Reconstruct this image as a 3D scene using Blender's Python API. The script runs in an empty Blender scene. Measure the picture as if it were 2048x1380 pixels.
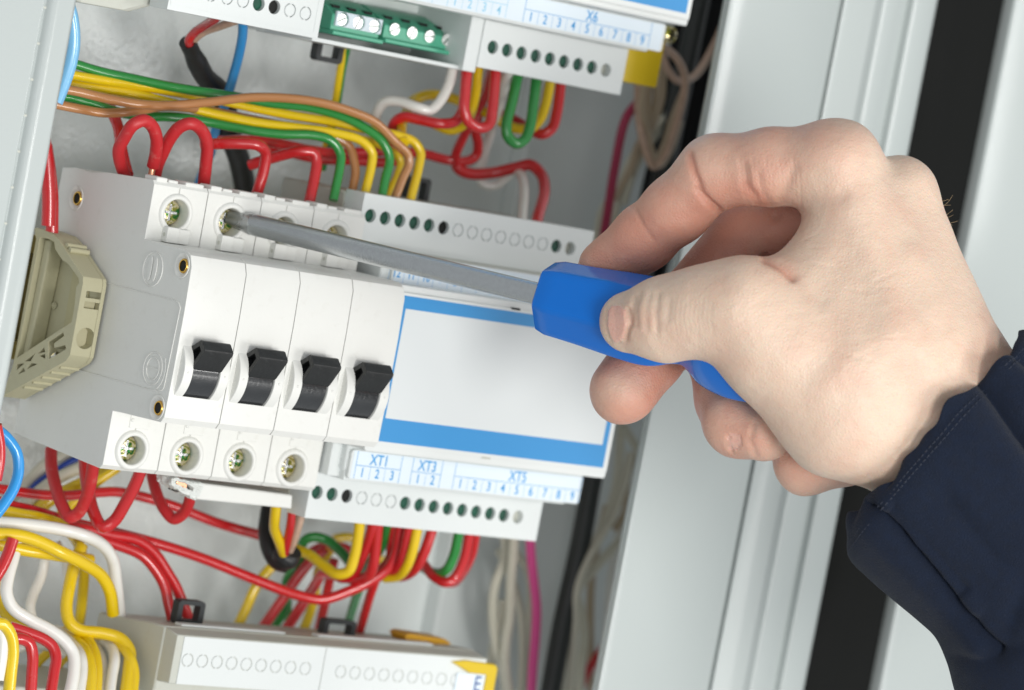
import bpy, bmesh, math, random
import numpy as np
from mathutils import Vector, Matrix, geometry
random.seed(7); rng = np.random.default_rng(7)
S = 0.001                      # everything below is written in millimetres
sc = bpy.context.scene
col = sc.collection

# ------------------------------------------------------------------ camera
CAMP = np.array([-600.9, 73.8, 937.1]); F = 8002.87
RC = np.array([[0.76630748, 0.18554688, 0.61509771],
               [-0.1088751, 0.98104594, -0.16029683],
               [-0.63318169, 0.05586784, 0.77198428]])      # rows: right, up, back
cd = bpy.data.cameras.new("camera"); cam = bpy.data.objects.new("camera", cd); col.objects.link(cam)
M = Matrix([[RC[0][i], RC[1][i], RC[2][i], CAMP[i] * S] for i in range(3)] + [[0, 0, 0, 1]])
cam.matrix_world = M
cd.sensor_width = 36; cd.lens = F / 2048 * 36; cd.clip_start = .05; cd.clip_end = 20
cd.dof.use_dof = True; cd.dof.focus_distance = 1.062; cd.dof.aperture_fstop = 12.5
sc.camera = cam

# ------------------------------------------------------------------ light
w = bpy.data.worlds.new("World"); sc.world = w; w.use_nodes = True
wb = w.node_tree.nodes["Background"]; wb.inputs[0].default_value = (.93, .97, 1, 1); wb.inputs[1].default_value = .50
def lamp(name, loc, tgt, size, power, color=(1, 1, 1)):
    l = bpy.data.lights.new(name, 'AREA'); l.shape = 'RECTANGLE'; l.size = size[0]; l.size_y = size[1]
    l.energy = power; l.color = color
    o = bpy.data.objects.new(name, l); col.objects.link(o); o.location = Vector(loc) * S
    d = (Vector(tgt) - Vector(loc)); o.rotation_euler = d.to_track_quat('-Z', 'Y').to_euler()
lamp("softbox_key", (-80, -50, 920), (50, 0, 30), (.22, .22), 3.7, (1, .985, .955))
lamp("softbox_right", (420, -240, 950), (60, 0, 30), (.30, .30), 2.4, (1, .985, .96))
lamp("softbox_fill", (-650, 60, 1200), (40, 0, 0), (.5, .5), 2.4, (.98, .99, 1))
lamp("softbox_side", (640, 130, 900), (-20, 80, -40), (.15, .15), 1.8, (1, .99, .97))
vs = sc.view_settings; vs.view_transform = 'Standard'; vs.look = 'None'; vs.exposure = 0.06; vs.gamma = 1
vs.use_curve_mapping = False

# ------------------------------------------------------------------ pixel helpers (measured points -> place at a real depth)
def ray(px, py): return RC.T @ np.array([(px - 1024) / F, -(py - 690) / F, -1.0])
def at(px, py, z):
    d = ray(px, py); return CAMP + d * ((z - CAMP[2]) / d[2])
def atx(px, py, X):
    d = ray(px, py); return CAMP + d * ((X - CAMP[0]) / d[0])
def aty(px, py, Y):
    d = ray(px, py); return CAMP + d * ((Y - CAMP[1]) / d[1])
def atd(px, py, D): return CAMP + ray(px, py) * D
def depth(P): return float(-(RC[2] @ (np.array(P) - CAMP)))

# ------------------------------------------------------------------ materials
def mat(name, color, rough=.45, metal=0, spec=.5, bump=0, bscale=300, var=0, vscale=60, sss=0, dirt=0, dirtcol=(.35, .30, .20), coat=0, coat2=0):
    m = bpy.data.materials.new(name); m.use_nodes = True; nt = m.node_tree; N = nt.nodes; L = nt.links
    b = N["Principled BSDF"]
    b.inputs["Roughness"].default_value = rough; b.inputs["Metallic"].default_value = metal
    b.inputs["Specular IOR Level"].default_value = spec
    if coat: b.inputs["Coat Weight"].default_value = coat; b.inputs["Coat Roughness"].default_value = .2
    tc = N.new("ShaderNodeTexCoord")
    c = (*color, 1)
    src = None
    if var or dirt:
        n1 = N.new("ShaderNodeTexNoise"); n1.inputs["Scale"].default_value = vscale; n1.inputs["Detail"].default_value = 6
        L.new(tc.outputs["Object"], n1.inputs["Vector"])
        mx = N.new("ShaderNodeMix"); mx.data_type = 'RGBA'
        mx.inputs[6].default_value = tuple(x * (1 - var) for x in color) + (1,)
        mx.inputs[7].default_value = tuple(min(1, x * (1 + var)) for x in color) + (1,)
        L.new(n1.outputs["Fac"], mx.inputs[0]); src = mx.outputs[2]
        rr = N.new("ShaderNodeMapRange"); rr.inputs[3].default_value = rough * .85; rr.inputs[4].default_value = min(1, rough * 1.2)
        L.new(n1.outputs["Fac"], rr.inputs[0]); L.new(rr.outputs[0], b.inputs["Roughness"])
    if dirt:
        n2 = N.new("ShaderNodeTexNoise"); n2.inputs["Scale"].default_value = vscale * 3.1; n2.inputs["Detail"].default_value = 9; n2.inputs["Roughness"].default_value = .7
        L.new(tc.outputs["Object"], n2.inputs["Vector"])
        r = N.new("ShaderNodeMapRange"); r.inputs[1].default_value = .56; r.inputs[2].default_value = .72; r.inputs[4].default_value = dirt
        L.new(n2.outputs["Fac"], r.inputs[0])
        m2 = N.new("ShaderNodeMix"); m2.data_type = 'RGBA'; L.new(src, m2.inputs[6]); m2.inputs[7].default_value = (*dirtcol, 1)
        L.new(r.outputs[0], m2.inputs[0]); src = m2.outputs[2]
    if src: L.new(src, b.inputs["Base Color"])
    else: b.inputs["Base Color"].default_value = c
    if coat2: b.inputs['Coat Weight'].default_value = coat2; b.inputs['Coat Roughness'].default_value = .12
    if sss:
        b.inputs["Subsurface Weight"].default_value = sss; b.inputs["Subsurface Radius"].default_value = (1, .8, .6)
        b.inputs["Subsurface Scale"].default_value = .001
    if bump:
        nb = N.new("ShaderNodeTexNoise"); nb.inputs["Scale"].default_value = bscale; nb.inputs["Detail"].default_value = 3
        L.new(tc.outputs["Object"], nb.inputs["Vector"])
        bp = N.new("ShaderNodeBump"); bp.inputs["Strength"].default_value = bump; bp.inputs["Distance"].default_value = .0004
        L.new(nb.outputs["Fac"], bp.inputs["Height"]); L.new(bp.outputs[0], b.inputs["Normal"])
    return m
MT = {}
MT['breaker'] = mat("breaker_plastic", (.735, .735, .70), .40, bump=.10, bscale=1500, var=.02, dirt=.10, vscale=90)
MT['module'] = mat("module_plastic", (.68, .71, .70), .42, bump=.10, bscale=1800, var=.03)
MT['module_body'] = mat("module_body_plastic", (.52, .53, .47), .5, bump=.1, bscale=1600, var=.05, dirt=.2)
MT['lid'] = mat("lid_plastic", (.72, .74, .725), .5, var=.02)
MT['paper'] = mat("label_paper", (.72, .80, .86), .6, var=.015)
MT['ink'] = mat("cyan_ink", (.02, .30, .66), .5)
MT['inkfaint'] = mat("pale_cyan_ink", (.30, .60, .78), .5)
MT['navyink'] = mat("navy_ink", (.03, .09, .28), .5)
MT['bluepanel'] = mat("blue_print", (.05, .28, .60), .5, spec=.4, var=.04, vscale=30)
MT['greypanel'] = mat("pale_panel_print", (.68, .71, .71), .55, var=.02, vscale=25)
MT['paint'] = mat("cabinet_paint", (.80, .84, .83), .24, bump=1.0, bscale=560, var=.03, vscale=14, spec=.5)
MT['paint'].node_tree.nodes["Bump"].inputs["Distance"].default_value = .00035
MT['paintsmooth'] = mat("frame_paint", (.42, .46, .45), .5, coat2=.25, bump=.12, bscale=900, var=.03, vscale=10)
MT['gasket'] = mat("black_rubber", (.006, .0065, .006), .75, spec=.15, bump=.2, bscale=500, var=.3, vscale=40)
MT['red'] = mat("red_pvc", (.55, .012, .016), .26, coat2=.7, var=.10, vscale=40, dirt=.10, dirtcol=(.5, .25, .2), spec=.5)
MT['reddusty'] = mat("dusty_red_pvc", (.52, .02, .025), .42, var=.12, vscale=90, dirt=.45, dirtcol=(.60, .28, .24))
MT['yellow'] = mat("yellow_pvc", (.78, .54, .004), .26, coat2=.7, var=.06, vscale=40)
MT['green'] = mat("green_pvc", (.018, .24, .04), .22, coat2=.7, var=.10, vscale=40)
MT['brown'] = mat("brown_pvc", (.45, .20, .07), .22, coat2=.7, var=.08, vscale=40)
MT['white'] = mat("white_pvc", (.80, .79, .74), .35, coat2=.7, var=.03, vscale=40, dirt=.08)
MT['cream'] = mat("cream_pvc", (.64, .61, .50), .45, var=.08, vscale=40, dirt=.15)
MT['blue'] = mat("blue_pvc", (.02, .30, .72), .28, coat2=.7, var=.06, vscale=40)
MT['paleblue'] = mat("pale_blue_pvc", (.20, .50, .78), .28, coat2=.7, var=.06, vscale=40)
MT['darkblue'] = mat("dark_blue_pvc", (.015, .05, .32), .35)
MT['pink'] = mat("pink_pvc", (.66, .07, .26), .38, var=.05, vscale=40)
MT['crimson'] = mat("crimson_pvc", (.36, .02, .07), .38, var=.05, vscale=40)
MT['clear'] = mat("copper_in_clear_pvc", (.50, .34, .25), .25, var=.25, vscale=500, bump=.5, bscale=1200)
MT['taupe'] = mat("taupe_pvc", (.44, .35, .24), .4, var=.1, vscale=40)
MT['black'] = mat("black_pvc", (.006, .006, .007), .5, spec=.2, var=.3, vscale=60, bump=.2, bscale=300)
MT['greycable'] = mat("grey_cable_jacket", (.030, .033, .032), .42, var=.2, vscale=60, bump=.2, bscale=300)
MT['boot'] = mat("heat_shrink", (.016, .017, .018), .38, var=.2, vscale=80, bump=.5, bscale=160)
MT['copper'] = mat("bare_copper", (.80, .42, .26), .3, metal=1)
MT['toggle'] = mat("black_toggle_plastic", (.011, .012, .012), .42, bump=.25, bscale=900, var=.5, vscale=250, dirt=.25, dirtcol=(.06, .06, .06))
MT['drum'] = mat("black_drum_plastic", (.016, .018, .020), .28, coat2=.8, bump=.15, bscale=1200, var=.3, vscale=250, dirt=.2, dirtcol=(.05, .05, .05))
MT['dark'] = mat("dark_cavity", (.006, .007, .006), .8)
MT['greenblock'] = mat("green_terminal_plastic", (.09, .42, .27), .38, var=.08, vscale=60)
MT['greendeep'] = mat("green_terminal_inner", (.004, .07, .04), .6, var=.8, vscale=500)
MT['screw'] = mat("zinc_screw", (.62, .60, .54), .24, metal=1, bump=.35, bscale=700, var=.2, vscale=400)
MT['bright'] = mat("nickel_screw", (.86, .86, .84), .35, metal=.6)
MT['brass'] = mat("brass", (.75, .45, .10), .25, metal=1)
MT['yzinc'] = mat("yellow_zinc_plating", (.60, .52, .26), .28, metal=.9, var=.35, vscale=90)
MT['bracket'] = mat("beige_bracket_plastic", (.50, .47, .31), .48, bump=.18, bscale=1200, var=.05, dirt=.08)
MT['yellowplastic'] = mat("yellow_plastic", (.66, .46, .005), .42, var=.05)
MT['orangeplastic'] = mat("amber_plastic", (.62, .32, .01), .42, var=.08)
MT['clip'] = mat("black_clip_plastic", (.02, .024, .026), .5, bump=.2, bscale=900, var=.2)
MT['rubbed'] = mat("chipped_plastic", (.70, .72, .69), .7, bump=1, bscale=900, var=.15, vscale=500, dirt=.4, dirtcol=(.25, .24, .22))
MT['handle'] = mat("blue_handle_plastic", (.001, .135, .54), .16, spec=.35, var=.05, vscale=40, bump=.04, bscale=900)


# zinc screws carry smears of green thread-lock: colour by Voronoi cells
def screw_mat(name, a, b_, c_):
    m = bpy.data.materials.new(name); m.use_nodes = True; nt = m.node_tree; N = nt.nodes; L = nt.links; b = N["Principled BSDF"]
    tc = N.new("ShaderNodeTexCoord"); v = N.new("ShaderNodeTexNoise"); v.inputs["Scale"].default_value = 520; v.inputs["Detail"].default_value = 2; v.inputs["Distortion"].default_value = 1.2
    L.new(tc.outputs["Object"], v.inputs["Vector"])
    r = N.new("ShaderNodeValToRGB"); e = r.color_ramp.elements; e[0].color = (*a, 1); e[1].color = (*c_, 1); e[0].position = .40; e[1].position = .56
    k = e.new(.5); k.color = (*b_, 1)
    L.new(v.outputs["Fac"], r.inputs[0]); L.new(r.outputs[0], b.inputs["Base Color"])
    b.inputs["Metallic"].default_value = .85; b.inputs["Roughness"].default_value = .22
    bp = N.new("ShaderNodeBump"); bp.inputs["Strength"].default_value = .5; bp.inputs["Distance"].default_value = .0003
    v2 = N.new("ShaderNodeTexVoronoi"); v2.inputs["Scale"].default_value = 900; L.new(tc.outputs["Object"], v2.inputs["Vector"])
    L.new(v2.outputs["Distance"], bp.inputs["Height"]); L.new(bp.outputs[0], b.inputs["Normal"])
    return m
MT['screwgreen'] = screw_mat("screw_with_green_lacquer", (.03, .20, .05), (.50, .44, .10), (.80, .72, .50))
MT['screwgold'] = screw_mat("screw_with_gold_lacquer", (.20, .22, .02), (.50, .38, .08), (.80, .72, .50))

# brushed, speckled steel of the shaft
def steel_mat():
    m = mat("screwdriver_steel", (.50, .52, .53), .24, metal=1, bump=.22, bscale=2400, var=.10, vscale=900)
    return m
MT['steel'] = steel_mat()
MT['steeltip'] = mat("ground_steel_tip", (.42, .43, .43), .28, metal=1, bump=.4, bscale=1100, var=.4, vscale=300)

# ------------------------------------------------------------------ mesh builder
class MB:
    def __init__(s): s.v = []; s.f = []
    def add(s, vs, fs):
        o = len(s.v); s.v += [tuple(map(float, v)) for v in vs]; s.f += [tuple(i + o for i in f) for f in fs]; return s
    def box(s, x0, x1, y0, y1, z0, z1):
        return s.add([(x, y, z) for z in (z0, z1) for y in (y0, y1) for x in (x0, x1)],
                     [(0, 2, 3, 1), (4, 5, 7, 6), (0, 1, 5, 4), (2, 6, 7, 3), (0, 4, 6, 2), (1, 3, 7, 5)])
    def extr(s, loops, fn, d0, d1):
        """loops of 2D points (first outer, rest holes) extruded from d0 to d1; fn(a,b,d)->xyz"""
        L3 = [[Vector((p[0], p[1], 0)) for p in l] for l in loops]
        tri = geometry.tessellate_polygon(L3)
        P = [p for l in loops for p in l]; n = len(P)
        vs = [fn(a, b, d0) for a, b in P] + [fn(a, b, d1) for a, b in P]
        fs = [tuple(t) for t in tri] + [tuple(i + n for i in reversed(t)) for t in tri]
        o = 0
        for l in loops:
            k = len(l)
            for i in range(k):
                a = o + i; b = o + (i + 1) % k; fs.append((a, b, b + n, a + n))
            o += k
        return s.add(vs, fs)
    def poly_z(s, loops, z0, z1): return s.extr(loops, lambda a, b, d: (a, b, d), z0, z1)
    def poly_x(s, loops, x0, x1): return s.extr(loops, lambda a, b, d: (d, b, a), x0, x1)    # loops in (z,y)
    def poly_y(s, loops, y0, y1): return s.extr(loops, lambda a, b, d: (a, d, b), y0, y1)    # loops in (x,z)
    def cyl(s, c, ax, r0, r1=None, h=1, n=32, cap=True):
        r1 = r0 if r1 is None else r1
        ax = Vector(ax).normalized(); u = ax.orthogonal().normalized(); v = ax.cross(u); c = Vector(c)
        vs = [c + (u * math.cos(2 * math.pi * i / n) + v * math.sin(2 * math.pi * i / n)) * r0 for i in range(n)]
        vs += [c + ax * h + (u * math.cos(2 * math.pi * i / n) + v * math.sin(2 * math.pi * i / n)) * r1 for i in range(n)]
        fs = [(i, (i + 1) % n, (i + 1) % n + n, i + n) for i in range(n)]
        if cap: fs += [tuple(range(n - 1, -1, -1)), tuple(range(n, 2 * n))]
        return s.add(vs, fs)
    def lathe(s, c, ax, prof, n=40):
        """prof: (r, h) pairs along axis"""
        ax = Vector(ax).normalized(); u = ax.orthogonal().normalized(); v = ax.cross(u); c = Vector(c); vs = []; fs = []
        for r, h in prof:
            vs += [c + ax * h + (u * math.cos(2 * math.pi * i / n) + v * math.sin(2 * math.pi * i / n)) * r for i in range(n)]
        for k in range(len(prof) - 1):
            fs += [(k * n + i, k * n + (i + 1) % n, (k + 1) * n + (i + 1) % n, (k + 1) * n + i) for i in range(n)]
        return s.add(vs, fs)
    def tube(s, pts, r, n=14, cap=True):
        P = [Vector(p) for p in pts]; m = len(P)
        rr = r if hasattr(r, '__len__') else [r] * m
        T = [(P[min(i + 1, m - 1)] - P[max(i - 1, 0)]).normalized() for i in range(m)]
        u = T[0].orthogonal().normalized(); vs = []; fs = []
        for i in range(m):
            u = (u - T[i] * u.dot(T[i])).normalized(); v = T[i].cross(u)
            vs += [P[i] + (u * math.cos(2 * math.pi * k / n) + v * math.sin(2 * math.pi * k / n)) * rr[i] for k in range(n)]
        for i in range(m - 1):
            fs += [(i * n + k, i * n + (k + 1) % n, (i + 1) * n + (k + 1) % n, (i + 1) * n + k) for k in range(n)]
        if cap: fs += [tuple(range(n - 1, -1, -1)), tuple(range((m - 1) * n, m * n))]
        return s.add(vs, fs)
    def build(s, name, material, parent=None, bevel=0, seg=2, smooth=35, base=None):
        b = np.array(base if base is not None else (WB.get(parent.name, (0, 0, 0)) if parent else (0, 0, 0)))
        me = bpy.data.meshes.new(name)
        me.from_pydata([tuple((np.array(v) - b) * S) for v in s.v], [], s.f)
        bm = bmesh.new(); bm.from_mesh(me); bmesh.ops.remove_doubles(bm, verts=bm.verts, dist=1e-7)
        bmesh.ops.recalc_face_normals(bm, faces=bm.faces); bm.to_mesh(me); bm.free()
        me.materials.append(material)
        o = bpy.data.objects.new(name, me); col.objects.link(o)
        if parent: o.parent = parent; WB[o.name] = tuple(b)
        else: o.location = Vector(b) * S; WB[o.name] = tuple(b)
        if bevel:
            md = o.modifiers.new("bevel", 'BEVEL'); md.width = bevel * S; md.segments = seg; md.limit_method = 'ANGLE'; md.angle_limit = math.radians(40)
            md.harden_normals = False
        if smooth: me.shade_smooth(); me.set_sharp_from_angle(angle=math.radians(smooth))
        return o
WB = {}
def tag(o, label, cat, group=None, kind=None):
    o['label'] = label; o['category'] = cat
    if group: o['group'] = group
    if kind: o['kind'] = kind
    return o
def thing(name, base, label, cat, group=None):
    o = bpy.data.objects.new(name, None); col.objects.link(o); o.location = Vector(base) * S; o.empty_display_size = .01
    WB[o.name] = tuple(base); return tag(o, label, cat, group)
def plabel(o, t): o['label'] = t; return o
def cut(o, cutters):
    """subtract the cutters (MB) from mesh object o"""
    tmp = []
    base = WB.get(o.name, (0, 0, 0))
    for c in cutters:
        k = c.build("cutter", MT['dark'], base=base, smooth=0); k.parent = None
        k.matrix_world = Matrix.Identity(4); k.location = (0, 0, 0); tmp.append(k)
        md = o.modifiers.new("b", 'BOOLEAN'); md.operation = 'DIFFERENCE'; md.object = k; md.solver = 'EXACT'
    pm = o.parent; loc = o.location.copy(); o.parent = None; o.location = (0, 0, 0)
    bpy.context.view_layer.update()
    dg = bpy.context.evaluated_depsgraph_get()
    me = bpy.data.meshes.new_from_object(o.evaluated_get(dg)); o.modifiers.clear(); old = o.data; o.data = me; me.name = old.name
    o.parent = pm; o.location = loc
    for k in tmp: bpy.data.objects.remove(k)
    me.shade_smooth(); me.set_sharp_from_angle(angle=math.radians(35))
    return o
def circ(cx, cy, r, n=28): return [(cx + r * math.cos(2 * math.pi * i / n), cy + r * math.sin(2 * math.pi * i / n)) for i in range(n)]
def rrect(x0, x1, y0, y1, r, n=4):
    P = []
    for cx, cy, a in ((x1 - r, y1 - r, 0), (x0 + r, y1 - r, 90), (x0 + r, y0 + r, 180), (x1 - r, y0 + r, 270)):
        P += [(cx + r * math.cos(math.radians(a + 90 * i / n)), cy + r * math.sin(math.radians(a + 90 * i / n))) for i in range(n + 1)]
    return P
def text_mb(mb, s, x, y, z, size, sx=1):
    cu = bpy.data.curves.new("t", 'FONT'); cu.body = s; cu.size = size; cu.align_x = 'CENTER'; cu.align_y = 'CENTER'; cu.extrude = .03; cu.offset = .035
    o = bpy.data.objects.new("t", cu); col.objects.link(o); bpy.context.view_layer.update()
    me = bpy.data.meshes.new_from_object(o.evaluated_get(bpy.context.evaluated_depsgraph_get()))
    mb.add([(v.co.x * sx + x, v.co.y + y, v.co.z + z) for v in me.vertices], [tuple(p.vertices) for p in me.polygons])
    bpy.data.objects.remove(o); bpy.data.meshes.remove(me)
def spline(P, per=10):
    P = [np.array(p, float) for p in P]
    Q = [2 * P[0] - P[1]] + P + [2 * P[-1] - P[-2]]; out = []
    for i in range(1, len(Q) - 2):
        p0, p1, p2, p3 = Q[i - 1:i + 3]
        t0 = 0; t1 = t0 + max(1e-4, np.linalg.norm(p1 - p0)) ** .5; t2 = t1 + max(1e-4, np.linalg.norm(p2 - p1)) ** .5; t3 = t2 + max(1e-4, np.linalg.norm(p3 - p2)) ** .5
        for k in range(per):
            t = t1 + (t2 - t1) * k / per
            A1 = (t1 - t) / (t1 - t0) * p0 + (t - t0) / (t1 - t0) * p1; A2 = (t2 - t) / (t2 - t1) * p1 + (t - t1) / (t2 - t1) * p2
            A3 = (t3 - t) / (t3 - t2) * p2 + (t - t2) / (t3 - t2) * p3
            B1 = (t2 - t) / (t2 - t0) * A1 + (t - t0) / (t2 - t0) * A2; B2 = (t3 - t) / (t3 - t1) * A2 + (t - t1) / (t3 - t1) * A3
            out.append((t2 - t) / (t2 - t1) * B1 + (t - t1) / (t2 - t1) * B2)
    out.append(P[-1]); return out

# ================================================================== SETTING: cabinet
bp = MB(); bp.box(-130, 330, -260, 260, -49, -45)
o = bp.build("back_wall", MT['paint']); o['kind'] = 'structure'
# recessed darker mounting strip seen between the modules
st = MB(); st.box(189.4, 330, -260, 260, -44.99, -38)
o = st.build("mounting_strip", mat("mounting_strip_paint", (.72, .76, .75), .4, bump=.2, bscale=700, var=.04, vscale=20), bevel=1); o['kind'] = 'structure'
# right: bent sheet profile of the cabinet opening, extruded along the height
def XZ(px, z, py=690): p = at(px, py, z); return (p[0], z)
prof = []
for px, z in ((1322, 57), (1324, 60), (1328, 61), (1340, 61.4), (1546, 61.4), (1549, 59.2), (1554, 59.2), (1556, 60.6), (1616, 62.4), (1620, 62.8), (1633, 64.5), (1637, 64.7), (1666, 64.7), (1678, 60.8), (1682, 60.9), (1694, 62.8), (1698, 63.0), (1736, 63.0), (1741, 61.5), (1742, 57)):
    prof.append(XZ(px, z))
def sheet(name, prof, th, y0, y1, m, bev=.5):
    mb = MB(); back = [(x, z - th) for x, z in reversed(prof)]
    mb.poly_y([prof + back], y0, y1); o = mb.build(name, m, bevel=bev, seg=3, smooth=50); return o
o = sheet("cabinet_frame", prof, 1.6, -260, 260, MT['paintsmooth']); o['kind'] = 'structure'
GZ = 40; gx0 = XZ(1744, 62)[0] + .2; gx1 = XZ(1888, 62)[0]
gk = [(gx0, 52), (gx0, 61), (gx0 + 3, 62.4), (gx0 + 9, 62.6), (gx0 + 12, 61.6), (gx0 + 20, 62), (gx1 - 4, 61.6), (gx1 - 1, 60), (gx1, 52)]
mb = MB(); mb.poly_y([gk], -260, 260)
o = mb.build("door_gasket", MT['gasket'], bevel=.8, seg=3); tag(o, "wide black rubber seal running down beside the pale cabinet frame", "rubber seal")
pr2 = [(gx1 + .2, 60), (gx1 + .8, 62.6), (gx1 + 2.6, 63.2), (gx1 + 90, 64)]
o = sheet("door_panel", pr2, 1.6, -260, 260, MT['paintsmooth']); o['kind'] = 'structure'
# left: cabinet edge with a folded rim close to the camera
def xl(px, py, z): return at(px, py, z)[0]
zl = 62
xr = xl(75, 440, zl)
pl = [(xr - 60, zl - 2.0), (xr - 10.5, zl - .4), (xr - 9.5, zl - .2), (xr - 8.8, zl - 1.0), (xr - 8.0, zl + .2), (xr - 6, zl + 1.2), (xr - 1.5, zl + 1.2), (xr, zl - .6), (xr, zl - 10)]
mb = MB(); mb.poly_y([pl + [(x - .1, z - 1.5) for x, z in reversed(pl[:-2])] ], -260, 260)
ed = mb.build("cabinet_edge", MT['paintsmooth'], bevel=.5, seg=3, smooth=50); ed['kind'] = 'structure'

for k in range(26):
    px_ = 88 - 12.6 * k * 1.06; py_ = -60 + 68 * k * 1.06
    p = at(px_, py_, zl + .3); mb = MB(); mb.box(xr - 9.7, xr - 8.5, p[1] - .28, p[1] + .28, zl - 1.2, zl - .45); mb.build("edge_notch", MT['module_body'], ed)
# ================================================================== DIN rails
def rail(y, x0, x1, label):
    prof = [(-1, 17.5), (0, 17.5), (0, 12.5), (-6.5, 12.5), (-6.5, -12.5), (0, -12.5), (0, -17.5), (-1, -17.5), (-1, -13.5), (-7.5, -13.5), (-7.5, 13.5), (-1, 13.5)]
    mb = MB(); mb.poly_x([[(z - 1.2, yy + y) for z, yy in prof]], x0, x1)
    o = mb.build("din_rail", MT['yzinc'], base=(x0, y, -3), bevel=.2); tag(o, label, "mounting rail", "mounting rails")
rail(0, -16, 182, "yellow-zinc mounting rail end showing in the beige bracket left of the breaker")

# ================================================================== circuit breaker (4 poles)
BK = thing("circuit_breaker", (36, 0, 0), "white four-pole circuit breaker with four black toggle levers", "circuit breaker")
def pole():
    g = .12
    prof = [(-3, -38), (2, -38.2), (41.8, -39.6), (43.1, -38.4), (43.1, -23.6), (48, -23.3), (66.3, -22.6), (67.6, -21), (67.9, -8), (67.9, 8), (67.4, 19.5), (66, 22.3), (63.5, 23.4), (43.3, 23.4),
            (43.1, 38.4), (42.2, 39.5), (20, 38.6), (12, 37.6), (4, 37.9), (-3, 37)]
    mb = MB(); mb.poly_x([prof], g, 18 - g)
    o = mb.build("pole_housing", MT['breaker'], BK, base=(36, 0, 0))
    cs = []
    c = MB(); c.cyl((8.6, 31.4, 37), (0, 0, 1), 3.95, 3.95, 10, 40); cs.append(c)
    c = MB(); c.cyl((8.6, -33.6, 37), (0, 0, 1), 3.95, 3.95, 10, 40); cs.append(c)
    c = MB(); c.box(4.55, 13.45, -14.9, -1.2, 52, 80); cs.append(c)          # toggle slot
    c = MB(); c.box(3.5, 14.5, 36.8, 45, 22, 36); cs.append(c)           # wire entry top
    c = MB(); c.box(3.5, 14.5, -45, -37.5, 22, 36); cs.append(c)
    for yy in (31.4, -33.6):                                              # hairline through the well
        c = MB(); c.box(8.45, 8.72, min(yy - 8.6, yy) if yy > 0 else -41, 41 if yy > 0 else yy + 7.5, 42.75, 44); cs.append(c)
    cut(o, cs)
    md = o.modifiers.new("bevel", 'BEVEL'); md.width = .28 * S; md.segments = 2; md.limit_method = 'ANGLE'; md.angle_limit = math.radians(50)
    # raised rings around the screw wells, lugs, pads
    for yy in (31.4, -33.6):
        r = MB(); r.lathe((8.6, yy, 43.0), (0, 0, 1), [(5.6, 0), (5.35, .55), (5.0, .95), (4.4, 1.0), (4.0, .8), (3.92, .2), (3.92, -4.8)], 48)
        r.build("well_rim", MT['breaker'], o, smooth=60)
        sg = MB(); sg.lathe((8.6, yy, 40.3), (0, 0, 1), [(0.001, 0), (2.9, 0), (3.5, -.4), (3.65, -1.4)], 32)
        sobj = sg.build("terminal_screw", MT['screwgreen'], o, smooth=60)
        c = MB(); c.box(8.2, 9.0, yy - 4, yy + 4, 38.4, 41)
        c2 = MB(); c2.box(8.6 - 3.4, 8.6 + 3.4, yy - .42, yy + .42, 38.4, 41)
        sb = MB(); sb.box(8.25, 8.95, yy - 2.3, yy + 2.3, 40.32, 40.36); sb.box(8.6 - 2.3, 8.6 + 2.3, yy - .35, yy + .35, 40.32, 40.37)
        sb.build("screw_slot", MT['steeltip'], sobj, bevel=.08)
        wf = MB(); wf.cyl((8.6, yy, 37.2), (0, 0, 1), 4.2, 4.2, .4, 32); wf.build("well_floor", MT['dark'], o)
    l = MB(); l.box(5.2, 9.2, 23.6, 27.8, 43.0, 46.0); l.box(9.2, 13.2, 23.6, 27.6, 43.0, 45.2)
    lo = l.build("lug", MT['breaker'], o, bevel=.25); l2 = MB(); l2.cyl((5.12, 25.6, 44.6), (1, 0, 0), .55, .55, .2, 16); l2.build("lug_hole", MT['module_body'], o)
    t = MB(); t.box(6.2, 12.6, -27.6, -23.75, 42.9, 43.35); t.build("lower_tab", MT['breaker'], o, bevel=.15)
    n = MB(); n.lathe((6.9, -25.4, 43.35), (0, 0, 1), [(.55, 0), (.45, .3), (.2, .45), (.001, .5)], 16); n.build("dimple", MT['breaker'], o)
    pd = MB(); pd.box(1.0, 4.6, 39.0, 40.5, 36.5, 42.6); pd.box(5.2, 8.4, 39.0, 40.2, 33, 42.2); pd.box(10.6, 16.6, 39.0, 40.3, 36.5, 42.6)
    pd.build("top_pad", MT['breaker'], o, bevel=.35)
    # side lips of the toggle + drum + lever
    cz, cy = 61.0, -8.1
    def lip(x0, x1):
        n_ = 40; r = 9.6
        prof = [(cz + r * math.cos(a), cy + r * math.sin(a)) for a in np.linspace(math.radians(-47), math.radians(50), n_)]
        prof = [(58, prof[0][1])] + prof + [(58, prof[-1][1])]
        m_ = MB(); m_.poly_x([prof], x0, x1); return m_
    lip(1.7, 4.6).build("toggle_cheek", MT['breaker'], o, bevel=.8, seg=4); lip(13.4, 16.4).build("toggle_cheek", MT['breaker'], o, bevel=.8, seg=4)
    for xx in (1.72, 16.38):
        m_ = MB(); m_.lathe((3.1 if xx < 9 else 14.9, -8.2, cz + 9.5), (0, 0, 1), [(.4, 0), (.3, .25), (.001, .35)], 12); m_.build("cheek_dot", MT['breaker'], o)
    tg = MB(); tg.cyl((4.7, cy, cz), (1, 0, 0), 9.0, 9.0, 8.6, 72)
    T = tg.build("toggle", MT['drum'], o, bevel=.2)
    lev = [(66.0, -2.6), (71.7, .9), (72.4, .75), (74.3, -1.2), (74.2, -1.9), (70.3, -7.2), (62, -9)]
    lv = MB(); lv.poly_x([lev], 4.35, 13.65)
    LV = lv.build("lever", MT['toggle'], T)
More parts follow.
